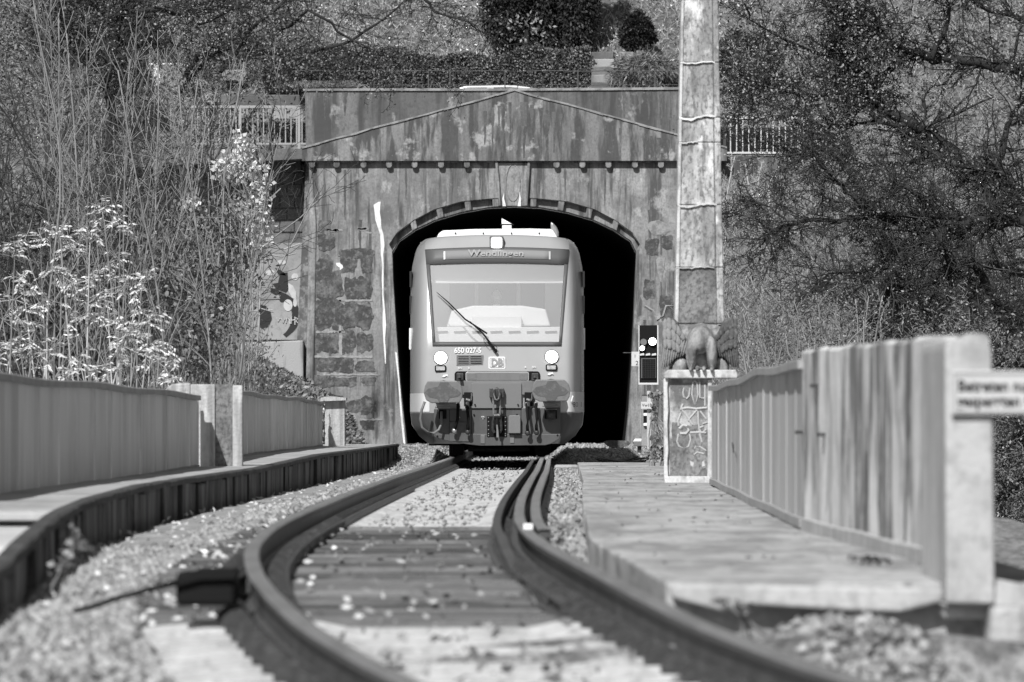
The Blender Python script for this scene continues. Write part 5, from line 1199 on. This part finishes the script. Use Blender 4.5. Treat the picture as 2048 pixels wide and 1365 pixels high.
# volumes of foliage
def cloud(n_, fn):   # random points inside a volume: fn(u) -> xyz
    return fn(rng.random((n_, 3)))
def plant(name, label, cat, loc): return thing(name, label, cat, loc)
def hedge(x0, x1, y0, y1, z0, z1, n_):
    t = plant('hedge', 'long clipped leafy hedge above the tunnel portal', 'hedge', ((x0+x1)/2, y0, z0))
    u3 = rng.random((n_, 3)); x = x0 + (x1-x0)*u3[:,0]; top = z1 + .10*np.sin(x*1.3) + .07*np.sin(x*4.1)
    face = rng.random(n_)
    y = np.where(face < .7, y0 + .25*rng.random(n_)**2 + .1*np.sin(x*3.3), y0 + (y1-y0)*u3[:,1]); z = np.where(face < .7, z0 + (top-z0)*u3[:,2], top - .12*rng.random(n_))
    leaves('foliage', np.stack([x, y, z], 1), rng.normal(size=(n_,3)) + [0,-.4,.2], .065*(.6+.8*rng.random(n_)), .045, M['leaf_hedge'], t)
    MB().box((x0+.1, y0+.25, z0-.4), (x1-.1, y1-.1, z1-.22), .04).build('branch_core', M['bark_dark'], t)
    return t
YH = YP + 10.6
hx0, hx1 = P(556,0,YH).x, P(1180,0,YH).x
hedge(hx0, hx1, YH, YH+1.3, P(0,185,YH).z, P(0,103,YH).z, 42000)
def bush(name, label, cat, px0, py0, px1, py1, Y, n_, L_, m, dep=None, shape='ell', droop=0.0, bare=None, stem=True, hollow=.45, wf=.5):
    c = P((px0+px1)/2, (py0+py1)/2, Y); a, b_ = (px1-px0)/2*Y/F, (py1-py0)/2*Y/F; dp = dep or a
    gz = G(c.x, Y)
    t = plant(name, label, cat, (c.x, Y, max(gz, c.z - b_)))
    v = rng.normal(size=(n_,3)); v /= np.linalg.norm(v, axis=1)[:,None]; rr = (hollow + (1-hollow)*rng.random(n_)**.6)
    lump = 1 + .13*np.sin(v[:,0]*7+v[:,2]*5+c.x) + .09*np.sin(v[:,2]*11+v[:,1]*6)
    if shape == 'col': v[:,2] = np.sign(v[:,2])*np.abs(v[:,2])**.55
    q = v*rr[:,None]*lump[:,None]
    pos = np.array(c) + q*np.array([a, dp, b_])
    d = rng.normal(size=(n_,3)) + v*1.2; d[:,2] -= droop
    leaves('foliage', pos, d, L_*(.6+.8*rng.random(n_)), L_*wf, m, t)
    if stem: MB().tube([(c.x, Y, max(gz, c.z-b_)-.3), (c.x+.05, Y, c.z)], [.10, .05], 7).build('trunk', M['bark_dark'], t)
    return t
bush('conifer', 'tall dark conifer behind the hedge, left of its group', 'conifer', 955, -250, 1062, 112, YP+12.6, 17000, .10, M['needle'], shape='col', droop=.6)
bush('conifer', 'tall dark conifer behind the middle of the hedge', 'conifer', 1040, -260, 1125, 108, YP+13, 15000, .10, M['needle'], shape='col', droop=.6)
bush('conifer', 'tall narrow dark conifer at the right end of the hedge', 'conifer', 1115, -240, 1196, 116, YP+12.8, 15000, .10, M['needle'], shape='col', droop=.6)
bush('pale_leaf_shrub', 'sparse shrub with pale leaves in front of the dark conifers', 'shrub', 990, 20, 1110, 100, YP+12.0, 200, .11, M['leaf_dry'], hollow=.2)
bush('round_shrub', 'small round dark clipped shrub on the open slope', 'shrub', 1241, 25, 1310, 104, YP+11.9, 9000, .08, M['needle'])
bush('conifer', 'dark pointed conifer cut off by the top edge left of the obelisk', 'conifer', 1286, -120, 1338, 44, YP+16, 7000, .10, M['needle'], shape='col')
bush('arching_shrub', 'pale arching grassy shrub at the right end of the wire fence', 'shrub', 1225, 108, 1365, 186, YP+9.5, 7000, .20, M['leaf_mid'], droop=1.2, wf=.12)
bush('dark_shrub', 'dark shrub behind the obelisk on the right', 'shrub', 1420, 60, 1560, 200, YP+11, 9000, .08, M['leaf_dark'])
bush('dark_shrub', 'loose dark shrub left of the hedge', 'shrub', 520, 90, 640, 190, YP+10, 8000, .08, M['leaf_hedge'])
bush('dark_shrub', 'dark bushy mass high on the slope at the top left', 'shrub', 60, -60, 330, 150, YP+13, 15000, .09, M['leaf_dark'])
bush('dark_shrub', 'dark bushy mass on the slope above the left railing', 'shrub', 330, -60, 560, 80, YP+16, 15000, .09, M['leaf_dark'])
bush('dark_shrub', 'small dark shrub in front of the white car on the left', 'shrub', 200, 96, 300, 190, YP+8.5, 2500, .11, M['leaf_dark'])
bush('dark_shrub', 'shaded shrub on the slope between the railing and the dark tree', 'shrub', 380, 60, 640, 200, YP+12, 8000, .08, M['leaf_hedge'])
# grass tuft hanging over the portal's left corner
x = P(0,0,1).x; n_ = 900; xx = P(590,0,YP+.5).x + (P(712,0,YP+.5).x-P(590,0,YP+.5).x)*rng.random(n_); zt = P(0,178,YP+.5).z
p0 = np.stack([xx, YP + .3 + .3*rng.random(n_), np.full(n_, zt)], 1); p1 = p0 + np.stack([.12*rng.normal(size=n_), -.3*rng.random(n_), .04+.14*rng.random(n_)], 1)
t = plant('grass_tuft', 'pale dry grass tuft spilling over the left corner of the portal top', 'grass', tuple(P(650,178,YP+.5)))
tubes('blades', np.concatenate([p0, p1, np.full((n_,1), .012), np.full((n_,1), .003)], 1), M['twig_pale'], t)['kind'] = 'stuff'
# stone steps and blocks on the slope
def rock(label, px0, py0, px1, py1, Y, m, name='stone_block', cat='stone'):
    p0, p1 = P(px0, py1, Y), P(px1, py0, Y)
    o = MB().box((p0.x, Y, p0.z), (p1.x, Y+.4, p1.z), .015).build(name, m, None, bevel=.02); return tag(o, label, cat)
rock('larger pale squared stone block on the slope below the round shrub', 1236,104,1268,119, YP+11.4, M['trim'])
rock('smaller pale stone block right of the larger one below the round shrub', 1273,101,1293,113, YP+11.6, M['trim'])
rock('low pale stone edge under the larger block', 1236,121,1262,126, YP+11.2, M['trim'])
stp = thing('garden_steps', 'worn stone steps climbing between the hedge and the arching shrub', 'steps', tuple(P(1205,175,YP+9.5)))
for k in range(5):
    a, b_ = P(1183, 176-k*15, YP+9.2+k*.7), P(1228, 163-k*15, YP+9.2+k*.7)
    MB().box((a.x, a.y, a.z-.3), (b_.x, a.y+.8, b_.z-.02), .02).build('step', M['ledge'] if k % 2 else M['wing'], stp, bevel=.02)
rock('pale broad stone block behind branches above the left railing', 444,140,491,162, YP+10.5, M['trim'])
rock('small upright pale stone behind branches above the left railing', 408,186,424,206, YP+9.5, M['ledge'])
rock('thin pale stone edge higher among the branches on the left', 460,112,484,119, YP+12.5, M['trim'])
rock('grey slab behind the balusters at the right end of the left railing', 540,216,600,238, YP+8.4, M['ledge'])
rock('long dark stone terrace wall above the left railing', 440,190,600,214, YP+8.6, M['wing'])
# pale garden slab leaning between railing and portal
# ------------------------------------------------------------------ trees
def grow(out, tips, p, d, L_, r, lvl, prm):
    n_s = prm['seg'][lvl]; st_ = L_/n_s; pts = [p]; dd = d.copy()
    for i in range(n_s):
        dd = dd + Vector((rnd.gauss(0,1), rnd.gauss(0,1)*.7, rnd.gauss(0,1)))*prm['jit'][lvl]; dd.z += prm['up'][lvl]; dd.normalize()
        q = pts[-1] + dd*st_; r1 = r*(1 - .75*(i+1)/n_s) if lvl else r*(1-.55*(i+1)/n_s)
        r0 = r*(1 - .75*i/n_s) if lvl else r*(1-.55*i/n_s)
        out[lvl].append((*pts[-1], *q, max(r0, prm['rmin']), max(r1, prm['rmin']))); pts.append(q)
        if lvl+1 < len(prm['n']):
            kids = prm['n'][lvl+1] / n_s; kids = int(kids) + (1 if rnd.random() < kids-int(kids) else 0)
            if i >= prm.get('clear', 0) or lvl:
                for _ in range(kids):
                    s_ = Vector((rnd.gauss(0,1), rnd.gauss(0,1)*.8, rnd.gauss(0,1)*.6)).normalized()
                    cd = (dd*prm['fwd'][lvl+1] + s_*prm['spr'][lvl+1]).normalized()
                    grow(out, tips, q + (pts[-2]-q)*rnd.random(), cd, L_*prm['len'][lvl+1]*rnd.uniform(.5,1.1)*(1-.45*i/n_s), max(r1*.6, prm['rmin']), lvl+1, prm)
        if lvl == len(prm['n'])-1: tips.append((q, dd.copy()))
def chain(name, sg_, m, t):
    pts = [sg_[0][:3]] + [q[3:6] for q in sg_]; rs = [sg_[0][6]] + [q[7] for q in sg_]
    return MB().tube(pts, rs, 5).build(name, m, t, smooth=True)
def mk_tree(name, label, cat, base, starts, prm, mats, leaf=None):
    t = plant(name, label, cat, base); out = [[] for _ in prm['n']]; tips = []
    for (p, d, L_, r) in starts: grow(out, tips, Vector(p), Vector(d).normalized(), L_, r, 0, prm)
    k = prm.get('split', 1)
    a = [s_ for lv in out[:k] for s_ in lv]; b_ = [s_ for lv in out[k:] for s_ in lv]
    n0 = prm['seg'][0]; lead = out[0]
    for i in range(0, len(lead), n0): chain('stem', lead[i:i+n0], mats[0], t)
    b_ = [s_ for lv in out[1:] for s_ in lv]
    if b_: tubes('twigs', b_, mats[1], t)['kind'] = 'stuff'
    if leaf and tips:
        n_ = int(leaf['n']); ii = rng.integers(0, len(tips), n_)
        c = np.array([tips[i][0] for i in ii]) + leaf['spread']*rng.normal(size=(n_,3)); d = rng.normal(size=(n_,3)); d[:,2] -= leaf.get('droop', .3)
        leaves('foliage', c, d, leaf['L']*(.5+.9*rng.random(n_)), leaf['L']*leaf.get('w', .5), leaf['m'], t)
    return t
# left: pale saplings in front
sap = dict(n=[1,26,6], seg=[14,6,3], jit=[.06,.10,.14], up=[.05,.10,.06], fwd=[1,1.0,.9], spr=[1,.62,.7], len=[1,.26,.42], rmin=.0055, split=1, clear=3)
sl_ = [(60,'leftmost pale sapling at the picture edge',-40,.050),(98,'slim pale sapling second from the left edge',20,.045),(152,'pale sapling with long upright shoots left of the dark trunk',60,.055),(198,'leaning pale sapling below the dark trunk',130,.040),(236,'thin pale sapling right below the dark trunk',110,.045),
       (300,'pale sapling with a steep fork near its top',150,.045),(338,'tall pale sapling left of the main clump',130,.050),(372,'pale sapling in the middle of the clump before the railing',120,.048),(396,'tallest pale sapling of the clump before the railing',115,.052),
       (425,'pale sapling right of the tallest one',160,.045),(446,'slender pale sapling before the left end of the railing',190,.035),(180,'short pale sapling among the leafy shrubs',330,.035),(268,'short forked sapling between the leafy shrubs',300,.038),(470,'crooked sapling nearest the sprayed wall',420,.028)]
for i, (bxp_, lab, top, r) in enumerate(sl_):
    Y = 120 + (i*37 % 11) - 3; r = r*.5; p = P(bxp_ + rnd.uniform(-6,6), 760, Y); g0 = -2.0
    tl = P(bxp_, top, Y).z - g0
    mk_tree('sapling', lab, 'sapling', (p.x, Y, g0), [((p.x, Y, g0), (rnd.uniform(-.06,.06), 0, 1), tl, r)], dict(sap), (M['bark_pale'], M['twig']))
# left: thickets of fine twigs
thk = dict(n=[1,9,6], seg=[8,5,3], jit=[.15,.18,.24], up=[.05,.05,.0], fwd=[1,.9,.8], spr=[1,.8,.9], len=[1,.38,.5], rmin=.005, split=1, clear=2)
def thicket(label, x0, x1, ytop, ybot, Y0, Y1, n_, m1, m2, leaf=None, prm=thk, name='thicket', cat='bushes'):
    st = []
    for _ in range(n_):
        px = rnd.uniform(x0, x1); Y = rnd.uniform(Y0, Y1); a = P(px, ybot, Y); tp = rnd.uniform(ytop, ytop + (ybot-ytop)*.45); L_ = P(px, tp, Y).z - a.z
        st.append((a, (rnd.uniform(-.3,.3), rnd.uniform(-.2,.2), 1), L_, rnd.uniform(.012,.03)))
    t = mk_tree(name, label, cat, tuple(P((x0+x1)/2, ybot, (Y0+Y1)/2)), st, prm, (m1, m2), leaf)
    return t
o = thicket('dense grey thicket of bare stems filling the left edge', -40, 210, -120, 780, 128, 148, 45, M['twig_dark'], M['twig_dark'])
thicket('grey bare thicket behind the pale saplings', 160, 470, 120, 790, 132, 150, 45, M['twig'], M['twig_dark'])
thicket('dark tangled brushwood before the left railing', 180, 430, 300, 800, 140, 160, 45, M['twig_dark'], M['twig_dark'], dict(n=6000, spread=.12, L=.09, m=M['leaf_dark']))
thicket('thin dark twigs hanging before the left railing', 390, 560, 190, 330, 165, 170, 12, M['twig_dark'], M['twig_dark'])
thicket('low bramble tangle in front of the leaf bank', 300, 470, 560, 800, 126, 150, 34, M['twig'], M['twig'], dict(n=3500, spread=.15, L=.07, m=M['leaf_mid']))
thicket('dark leafy scrub filling the lower left behind the parapet', -40, 340, 380, 830, 122, 135, 60, M['twig_dark'], M['twig_dark'], dict(n=9000, spread=.2, L=.10, m=M['leaf_dark']))
# bright leafy shrubs, compound leaves
def pinnate(t, p, d, n_pairs, L_, wl, m_list):
    side = d.cross(Vector((0,0,1))); side = side.normalized() if side.length > .01 else Vector((1,0,0))
    for k in range(n_pairs):
        c = p + d*(k+1)/n_pairs*L_ + Vector((0,0,-.25*L_*((k+1)/n_pairs)**2))
        for s_ in (-1, 1):
            dd = (side*s_*1.0 + d*.6 + Vector((0, -.2, -.55+rnd.gauss(0,.2)))).normalized(); m_list.append((c, dd, wl*rnd.uniform(.7,1.15)))
def leafy(label, spots, Y, nfr, Lf, wl, mm=M['leaf_pale']):
    c0 = P(sum(s_[0] for s_ in spots)/len(spots), 780, Y); t = plant('leafy_shrub', label, 'shrub', (c0.x, Y, -1.0)); lv = []; sg_ = []
    for (px, py, rad) in spots:
        tip = P(px, py, Y + rnd.uniform(-2,2)); base = Vector((c0.x + (tip.x-c0.x)*.35 + rnd.uniform(-.3,.3), tip.y, -1.0))
        m_ = base.lerp(tip, .55) + Vector((rnd.uniform(-.15,.15), 0, .2)); sg_ += [(*base, *m_, .02, .014), (*m_, *tip, .014, .006)]
        for _ in range(nfr):
            o_ = Vector((rnd.gauss(0, .5), rnd.gauss(0,.4), rnd.gauss(0,.5)))*rad*Y/F; d = Vector((rnd.gauss(0,1), rnd.gauss(0,.7), rnd.gauss(0,.4)+.1)).normalized()
            q = tip + o_; sg_.append((*tip.lerp(q, .0), *q, .006, .004)); sg_.append((*q, *(q+d*Lf), .004, .002)); pinnate(t, q, d, 5, Lf, wl, lv)
    tubes('stems', sg_, M['twig_pale'], t)['kind'] = 'stuff'
    c = np.array([l[0] for l in lv]); d = np.array([l[1] for l in lv]); L_ = np.array([l[2] for l in lv])
    leaves('foliage', c, d, L_, L_*.34, mm, t)
leafy('bright leafed shrub at the bottom left edge behind the parapet', [(5,640,45),(30,600,40),(20,700,45),(70,660,45),(60,720,40),(100,700,40),(30,500,30),(80,470,25),(45,560,30),(95,600,30),(0,740,40),(110,540,20)], 104, 10, .17, .082)
leafy('bright leafed shrub with drooping leaves in the middle of the left bushes', [(150,570,35),(190,560,35),(215,600,40),(160,640,45),(230,520,25),(205,640,40),(250,570,35),(140,500,22),(180,470,18),(290,560,25),(240,450,20),(205,420,18),(265,640,40),(120,470,12)], 108, 10, .18, .084)
leafy('bright leafed shrub spilling just above the left parapet', [(240,690,40),(280,660,35),(300,640,25),(300,710,40),(260,740,35),(330,735,30),(210,730,35),(160,725,35),(320,690,30),(350,755,20),(130,745,30)], 100, 9, .16, .080)
# ivy clump with bright lobed leaves
def clump(name, label, spots, Y, n_, L_, m, stemm=M['twig_pale']):
    c0 = P(spots[0][0], 740, Y); t = plant(name, label, 'shrub', (c0.x, Y, -.5)); cs = []; sg_ = []
    for (px, py, rx, ry, k) in spots:
        c = P(px, py, Y); v = rng.normal(size=(int(n_*k), 3))*np.array([rx*Y/F*.5, .25, ry*Y/F*.5]); cs.append(np.array(c) + v)
        b0 = Vector((c0.x, Y, -.5)); mpt = b0.lerp(c, .6) + Vector((rnd.uniform(-.2,.2), 0, 0)); sg_ += [(*b0, *mpt, .018, .012), (*mpt, *c, .012, .006)]
        for _ in range(12):
            e = c + Vector((rnd.gauss(0, rx*Y/F*.5), rnd.gauss(0,.2), rnd.gauss(0, ry*Y/F*.5))); sg_.append((*c, *e, .006, .003))
    c = np.concatenate(cs); d = rng.normal(size=c.shape); d[:,2] -= .4
    tubes('stems', sg_, stemm, t)['kind'] = 'stuff'; leaves('foliage', c, d, L_*(.6+.7*rng.random(len(c))), L_*.85, m, t)
clump('ivy_clump', 'bright sunlit ivy leaves high beside the portal wall', [(490,290,18,22,1),(478,325,32,26,1.3),(505,345,28,26,1.3),(455,345,26,18,.9),(520,385,22,28,1),(500,415,30,24,.9),(525,430,16,26,.6),(515,470,30,25,.5),(440,330,16,12,.4),(380,400,14,12,.2)], 128, 190, .085, M['leaf_pale'])
clump('ivy_clump', 'grey leafy climber hanging below the bright ivy', [(470,430,55,45,1),(440,480,55,50,1.1),(480,500,40,40,.8),(400,520,50,50,1),(430,570,45,45,.8),(480,580,25,35,.3),(380,440,45,45,.7)], 131, 420, .075, M['leaf_mid'], M['twig'])
clump('bramble', 'mid grey bramble leaves low in front of the leaf bank', [(360,640,60,50,1),(410,660,45,45,.9),(450,650,30,40,.3),(340,560,50,45,.8),(390,720,40,30,.7),(300,520,40,40,.6)], 122, 380, .075, M['leaf_mid'], M['twig'])
# bare twigs across the sprayed wall
def sprig(label, lines, Y, r, m, name='bare_twig', cat='twig'):
    t = plant(name, label, cat, tuple(P(*lines[0][0], Y))); sg_ = []
    for ln in lines:
        for a, b_ in zip(ln[:-1], ln[1:]): sg_.append((*P(*a, Y), *P(*b_, Y + .1), r, r*.8))
    tubes('stems', sg_, m, t)['kind'] = 'stuff'; return t
sprig('two pale bent twigs reaching across the sprayed wall', [[(500,490),(535,494),(568,499),(600,488)],[(505,505),(540,510),(563,514),(592,507)],[(440,580),(470,600),(520,617),(548,625)],[(455,625),(500,622),(545,620)]], 160, .018, M['twig_pale'])
sprig('dark forked branch slanting before the sprayed wall', [[(430,690),(455,665),(480,640),(492,626)],[(440,650),(480,615),(500,600),(560,598)],[(450,560),(480,575),(530,570)]], 158, .03, M['twig'])
sprig('single thin upright twig before the ledge', [[(519,565),(520,610),(519,650),(520,684)]], 160, .012, M['twig_pale'])
# dark tree top left
drk = dict(n=[1,9,8,5], seg=[6,6,4,3], jit=[.16,.2,.24,.25], up=[.02,.01,0,0], fwd=[1,.8,.8,.8], spr=[1,.8,.9,.9], len=[1,.5,.45,.5], rmin=.007, split=2)
def limbs(pls, Y, jitY=.45):
    out = []
    for pl, r in pls:
        pts = [P(x, y_, Y + rnd.uniform(-jitY, jitY)) for x, y_ in pl]; out.append((pts, r))
    return out
def limb_tree(name, label, cat, base, pls, Y, prm, per, Lc, mats, leaf=None, r_end=.35):
    t = plant(name, label, cat, base); out = [[] for _ in prm['n']]; tips = []
    for pts, r in limbs(pls, Y):
        r = r*1.05
        fine = []
        for a, b_ in zip(pts[:-1], pts[1:]):
            for k in range(3):
                f_ = k/3; fine.append(a.lerp(b_, f_) + Vector((rnd.gauss(0,.03), rnd.gauss(0,.03), rnd.gauss(0,.03))))
        fine.append(pts[-1]); n_ = len(fine)
        MB().tube(fine, [r*(1 - (1-r_end)*i/(n_-1)) for i in range(n_)], 7).build('limb', mats[0], t, smooth=True)
        for i in range(1, n_):
            kk = per * (.5 + i/n_); kk = int(kk) + (1 if rnd.random() < kk - int(kk) else 0)
            for _ in range(kk):
                dd = (fine[i]-fine[i-1]).normalized(); s_ = Vector((rnd.gauss(0,1), rnd.gauss(0,.9), rnd.gauss(0,1))).normalized()
                grow(out, tips, fine[i], (dd*.6 + s_).normalized(), Lc*rnd.uniform(.5,1.2), max(r*.28*(1-.5*i/n_), .01), 0, prm)
    tubes('branches', [s_ for lv in out[:2] for s_ in lv], mats[1], t)['kind'] = 'stuff'; tubes('twigs', [s_ for lv in out[2:] for s_ in lv], mats[2], t)['kind'] = 'stuff'
    if leaf:
        n_ = int(leaf['n']); ii = rng.integers(0, len(tips), n_)
        c = np.array([tips[i][0] for i in ii]) + leaf['spread']*rng.normal(size=(n_,3)); d = rng.normal(size=(n_,3)); d[:,2] -= .3
        leaves('foliage', c, d, leaf['L']*(.5+.9*rng.random(n_)), leaf['L']*.6, leaf['m'], t)
    return t
bp = dict(n=[1,6,5], seg=[6,4,3], jit=[.16,.22,.26], up=[-.01,0,0], fwd=[1,.8,.8], spr=[1,.9,1], len=[1,.5,.55], rmin=.0055)
limb_tree('dark_tree', 'dark leaning tree with spreading boughs at the top left of the hillside', 'tree', tuple(P(225,420,163)),
  [([(222,430),(220,330),(224,250),(216,160),(228,80),(245,20),(280,-60)], .13), ([(228,90),(300,85),(340,110),(380,160)], .05), ([(222,30),(300,18),(370,30),(400,60)], .06),
   ([(360,180),(410,120),(470,95),(560,110),(578,140)], .05), ([(440,145),(480,95),(500,60),(560,10),(590,-30)], .06), ([(370,150),(400,110),(430,90),(440,60)], .06), ([(560,60),(620,20),(680,60),(760,110),(830,130)], .035), ([(400,45),(460,25),(520,-10)], .05),
   ([(850,0),(870,25),(930,45),(1010,90)], .03), ([(620,100),(700,85),(790,20),(850,-30)], .035)], 163, bp, 1.5, 1.2, (M['bark_dark'], M['bark_dark'], M['twig_dark']), dict(n=8000, spread=.12, L=.055, m=M['leaf_dry']))
# right: big trees with dark crooked limbs and dense twigs
rt = dict(n=[1,8,6], seg=[6,4,3], jit=[.16,.22,.26], up=[.0,0,0], fwd=[1,.8,.8], spr=[1,.9,1], len=[1,.5,.55], rmin=.0055)
limb_tree('crooked_tree', 'crooked dark tree reaching across the upper right, behind the lower one', 'tree', tuple(P(2150,700,150)),
  [([(2120,560),(2050,430),(1990,360),(1900,300),(1841,251),(1749,205),(1708,164),(1672,103),(1669,20),(1660,-60)], .15), ([(2200,200),(2048,150),(1964,123),(1861,118),(1800,92),(1759,72),(1700,20)], .12), ([(1841,251),(1760,245),(1700,200),(1687,190),(1605,192),(1544,174),(1490,160)], .05),
   ([(2100,60),(1980,20),(1900,-30)], .07), ([(1900,300),(1800,330),(1700,330),(1640,300),(1560,320)], .05), ([(1861,118),(1900,40),(1890,-40)], .06), ([(1990,360),(2010,260),(2060,180)], .08), ([(1749,205),(1720,130),(1600,90),(1500,40)], .045),
   ([(1760,240),(1660,260),(1590,230),(1480,240)], .03)], 150, rt, 2.8, 1.15, (M['bark_dark'], M['bark_dark'], M['twig_dark']), dict(n=22000, spread=.14, L=.055, m=M['leaf_dry']))
limb_tree('crooked_tree', 'crooked dark tree with a long level limb in the middle right', 'tree', tuple(P(2120,800,140)),
  [([(2180,470),(2048,440),(1964,446),(1877,467),(1820,492),(1785,564),(1759,615),(1749,667),(1740,740)], .12), ([(1964,446),(1880,430),(1728,436),(1646,438),(1579,446),(1540,470)], .06), ([(1980,338),(1982,380),(1980,450)], .10), ([(2090,400),(2048,385),(2015,348),(1980,335),(1900,330)], .09),
   ([(2060,545),(1954,533),(1918,518),(1892,482),(1862,441),(1826,379),(1790,364)], .08), ([(1918,525),(1862,560),(1836,605),(1810,660),(1800,740)], .06), ([(1800,450),(1754,431),(1718,405),(1682,374),(1641,328),(1615,292)], .06), ([(1954,533),(1990,600),(2060,640)], .08),
   ([(1820,492),(1740,540),(1660,550),(1600,600)], .03), ([(1877,467),(1900,560),(1960,620),(1990,700)], .06), ([(1579,446),(1540,410),(1480,400)], .02), ([(1900,600),(1860,590),(1820,580)], .05)], 140, rt, 2.8, 1.05, (M['bark_dark'], M['twig_dark'], M['twig_dark']), dict(n=6000, spread=.14, L=.045, m=M['leaf_soft']))
limb_tree('crooked_tree', 'dark tree low at the right edge beyond the near post', 'tree', tuple(P(2120,1250,120)),
  [([(2140,1200),(2060,1080),(2010,1100),(1960,1130)], .09), ([(2140,900),(2048,870),(2000,900),(1950,930)], .08), ([(2120,1000),(2040,960),(1990,1000),(1940,1040)], .06), ([(2100,760),(2020,720),(1960,700),(1880,680)], .06), ([(2130,1180),(2040,1160),(1990,1200)], .05), ([(2120,860),(2060,790),(2000,760)],.07)], 122, rt, 3.0, .95, (M['bark_dark'], M['bark_dark'], M['twig']), dict(n=9000, spread=.14, L=.055, m=M['leaf_mid']))
thicket('pale bare bush in front of the white railing right of the obelisk', 1450, 1640, 270, 420, 165, 168, 10, M['twig_pale'], M['twig_pale'])
thicket('tangled bare bush behind the right parapet', 1470, 1760, 580, 790, 128, 150, 50, M['twig'], M['twig'], dict(n=4000, spread=.15, L=.05, m=M['leaf_mid']))
thicket('dense grey scrub in the middle of the right bank', 1680, 2100, 200, 820, 152, 168, 80, M['twig'], M['twig'], dict(n=9000, spread=.2, L=.055, m=M['leaf_soft']))
thicket('dark scrub low on the right behind the near post', 1960, 2100, 700, 1300, 128, 145, 40, M['twig_dark'], M['twig'], dict(n=9000, spread=.2, L=.07, m=M['leaf_dark']))
thicket('slender twigs beside the obelisk above the right railing', 1440, 1560, 60, 250, 158, 162, 10, M['twig'], M['twig_pale'])
thicket('dark bare brushwood added as tree shade on the right slope behind the crooked trees', 1720, 2090, 330, 830, 146, 160, 55, M['twig_dark'], M['twig_dark'], dict(n=4000, spread=.2, L=.05, m=M['leaf_soft']))  # dark twigs added to stand in for tree shade on this bank
# weeds
clump('ivy_clump', 'ivy climbing over the post beside the eagle pedestal', [(1306,905,10,12,1),(1312,880,8,20,.7),(1309,790,10,5,.8),(1318,786,12,4,.8),(1308,830,4,30,.7),(1324,905,14,8,1)], 118, 60, .07, M['leaf_mid'], M['twig'])
clump('weed', 'small dark weed growing at the broken corner of the right footway', [(1480,1212,20,14,1),(1440,1200,22,8,.7)], 32.1, 26, .02, M['leaf_mid'], M['twig'])
clump('weed', 'dark dead weeds at the foot of the streaked parapet wall', [(1730,1118,40,4,.8),(1760,1122,22,5,.6)], 36, 50, .02, M['leaf_dark'], M['twig_dark'])
clump('weed', 'grey weed leaning on the kerb in the left foreground', [(150,1090,25,40,1),(130,1130,30,25,.6)], 37.5, 60, .035, M['leaf_mid'], M['twig'])
# ------------------------------------------------------------------ shared group phrases for things of one kind
GROUPS = {'sapling': 'pale saplings on the left bank', 'conifer': 'dark conifers behind the hedge', 'thicket': 'bare thickets around the bridge', 'dark_shrub': 'dark shrubs on the hillside',
          'crooked_tree': 'crooked trees on the right slope', 'parked_car': 'cars on the road over the tunnel', 'leafy_shrub': 'bright leafed shrubs behind the left parapet',
          'ivy_clump': 'climbing ivy clumps', 'weed': 'weeds along the footways', 'stone_block': 'stone blocks on the hillside', 'white_railing': 'white railings on the road edge',
          'left_parapet': 'metal sheet parapets of the bridge', 'far_left_parapet': 'metal sheet parapets of the bridge', 'right_parapet': 'metal sheet parapets of the bridge', 'far_right_parapet': 'metal sheet parapets of the bridge'}
for o in list(C.objects):
    if o.parent is None and 'category' in o:
        k = o.name.split('.')[0]
        if k in GROUPS: o['group'] = GROUPS[k]
for o, k in (('left_parapet', 'metal_parapet'), ('far_left_parapet', 'metal_parapet'), ('right_parapet', 'metal_parapet'), ('far_right_parapet', 'metal_parapet'), ('left_footway', 'footway'), ('right_footway', 'footway'), ('left_kerb', 'kerb'), ('left_pillar', 'pillar'), ('end_pillar', 'pillar')):
    if o in bpy.data.objects: bpy.data.objects[o].name = k
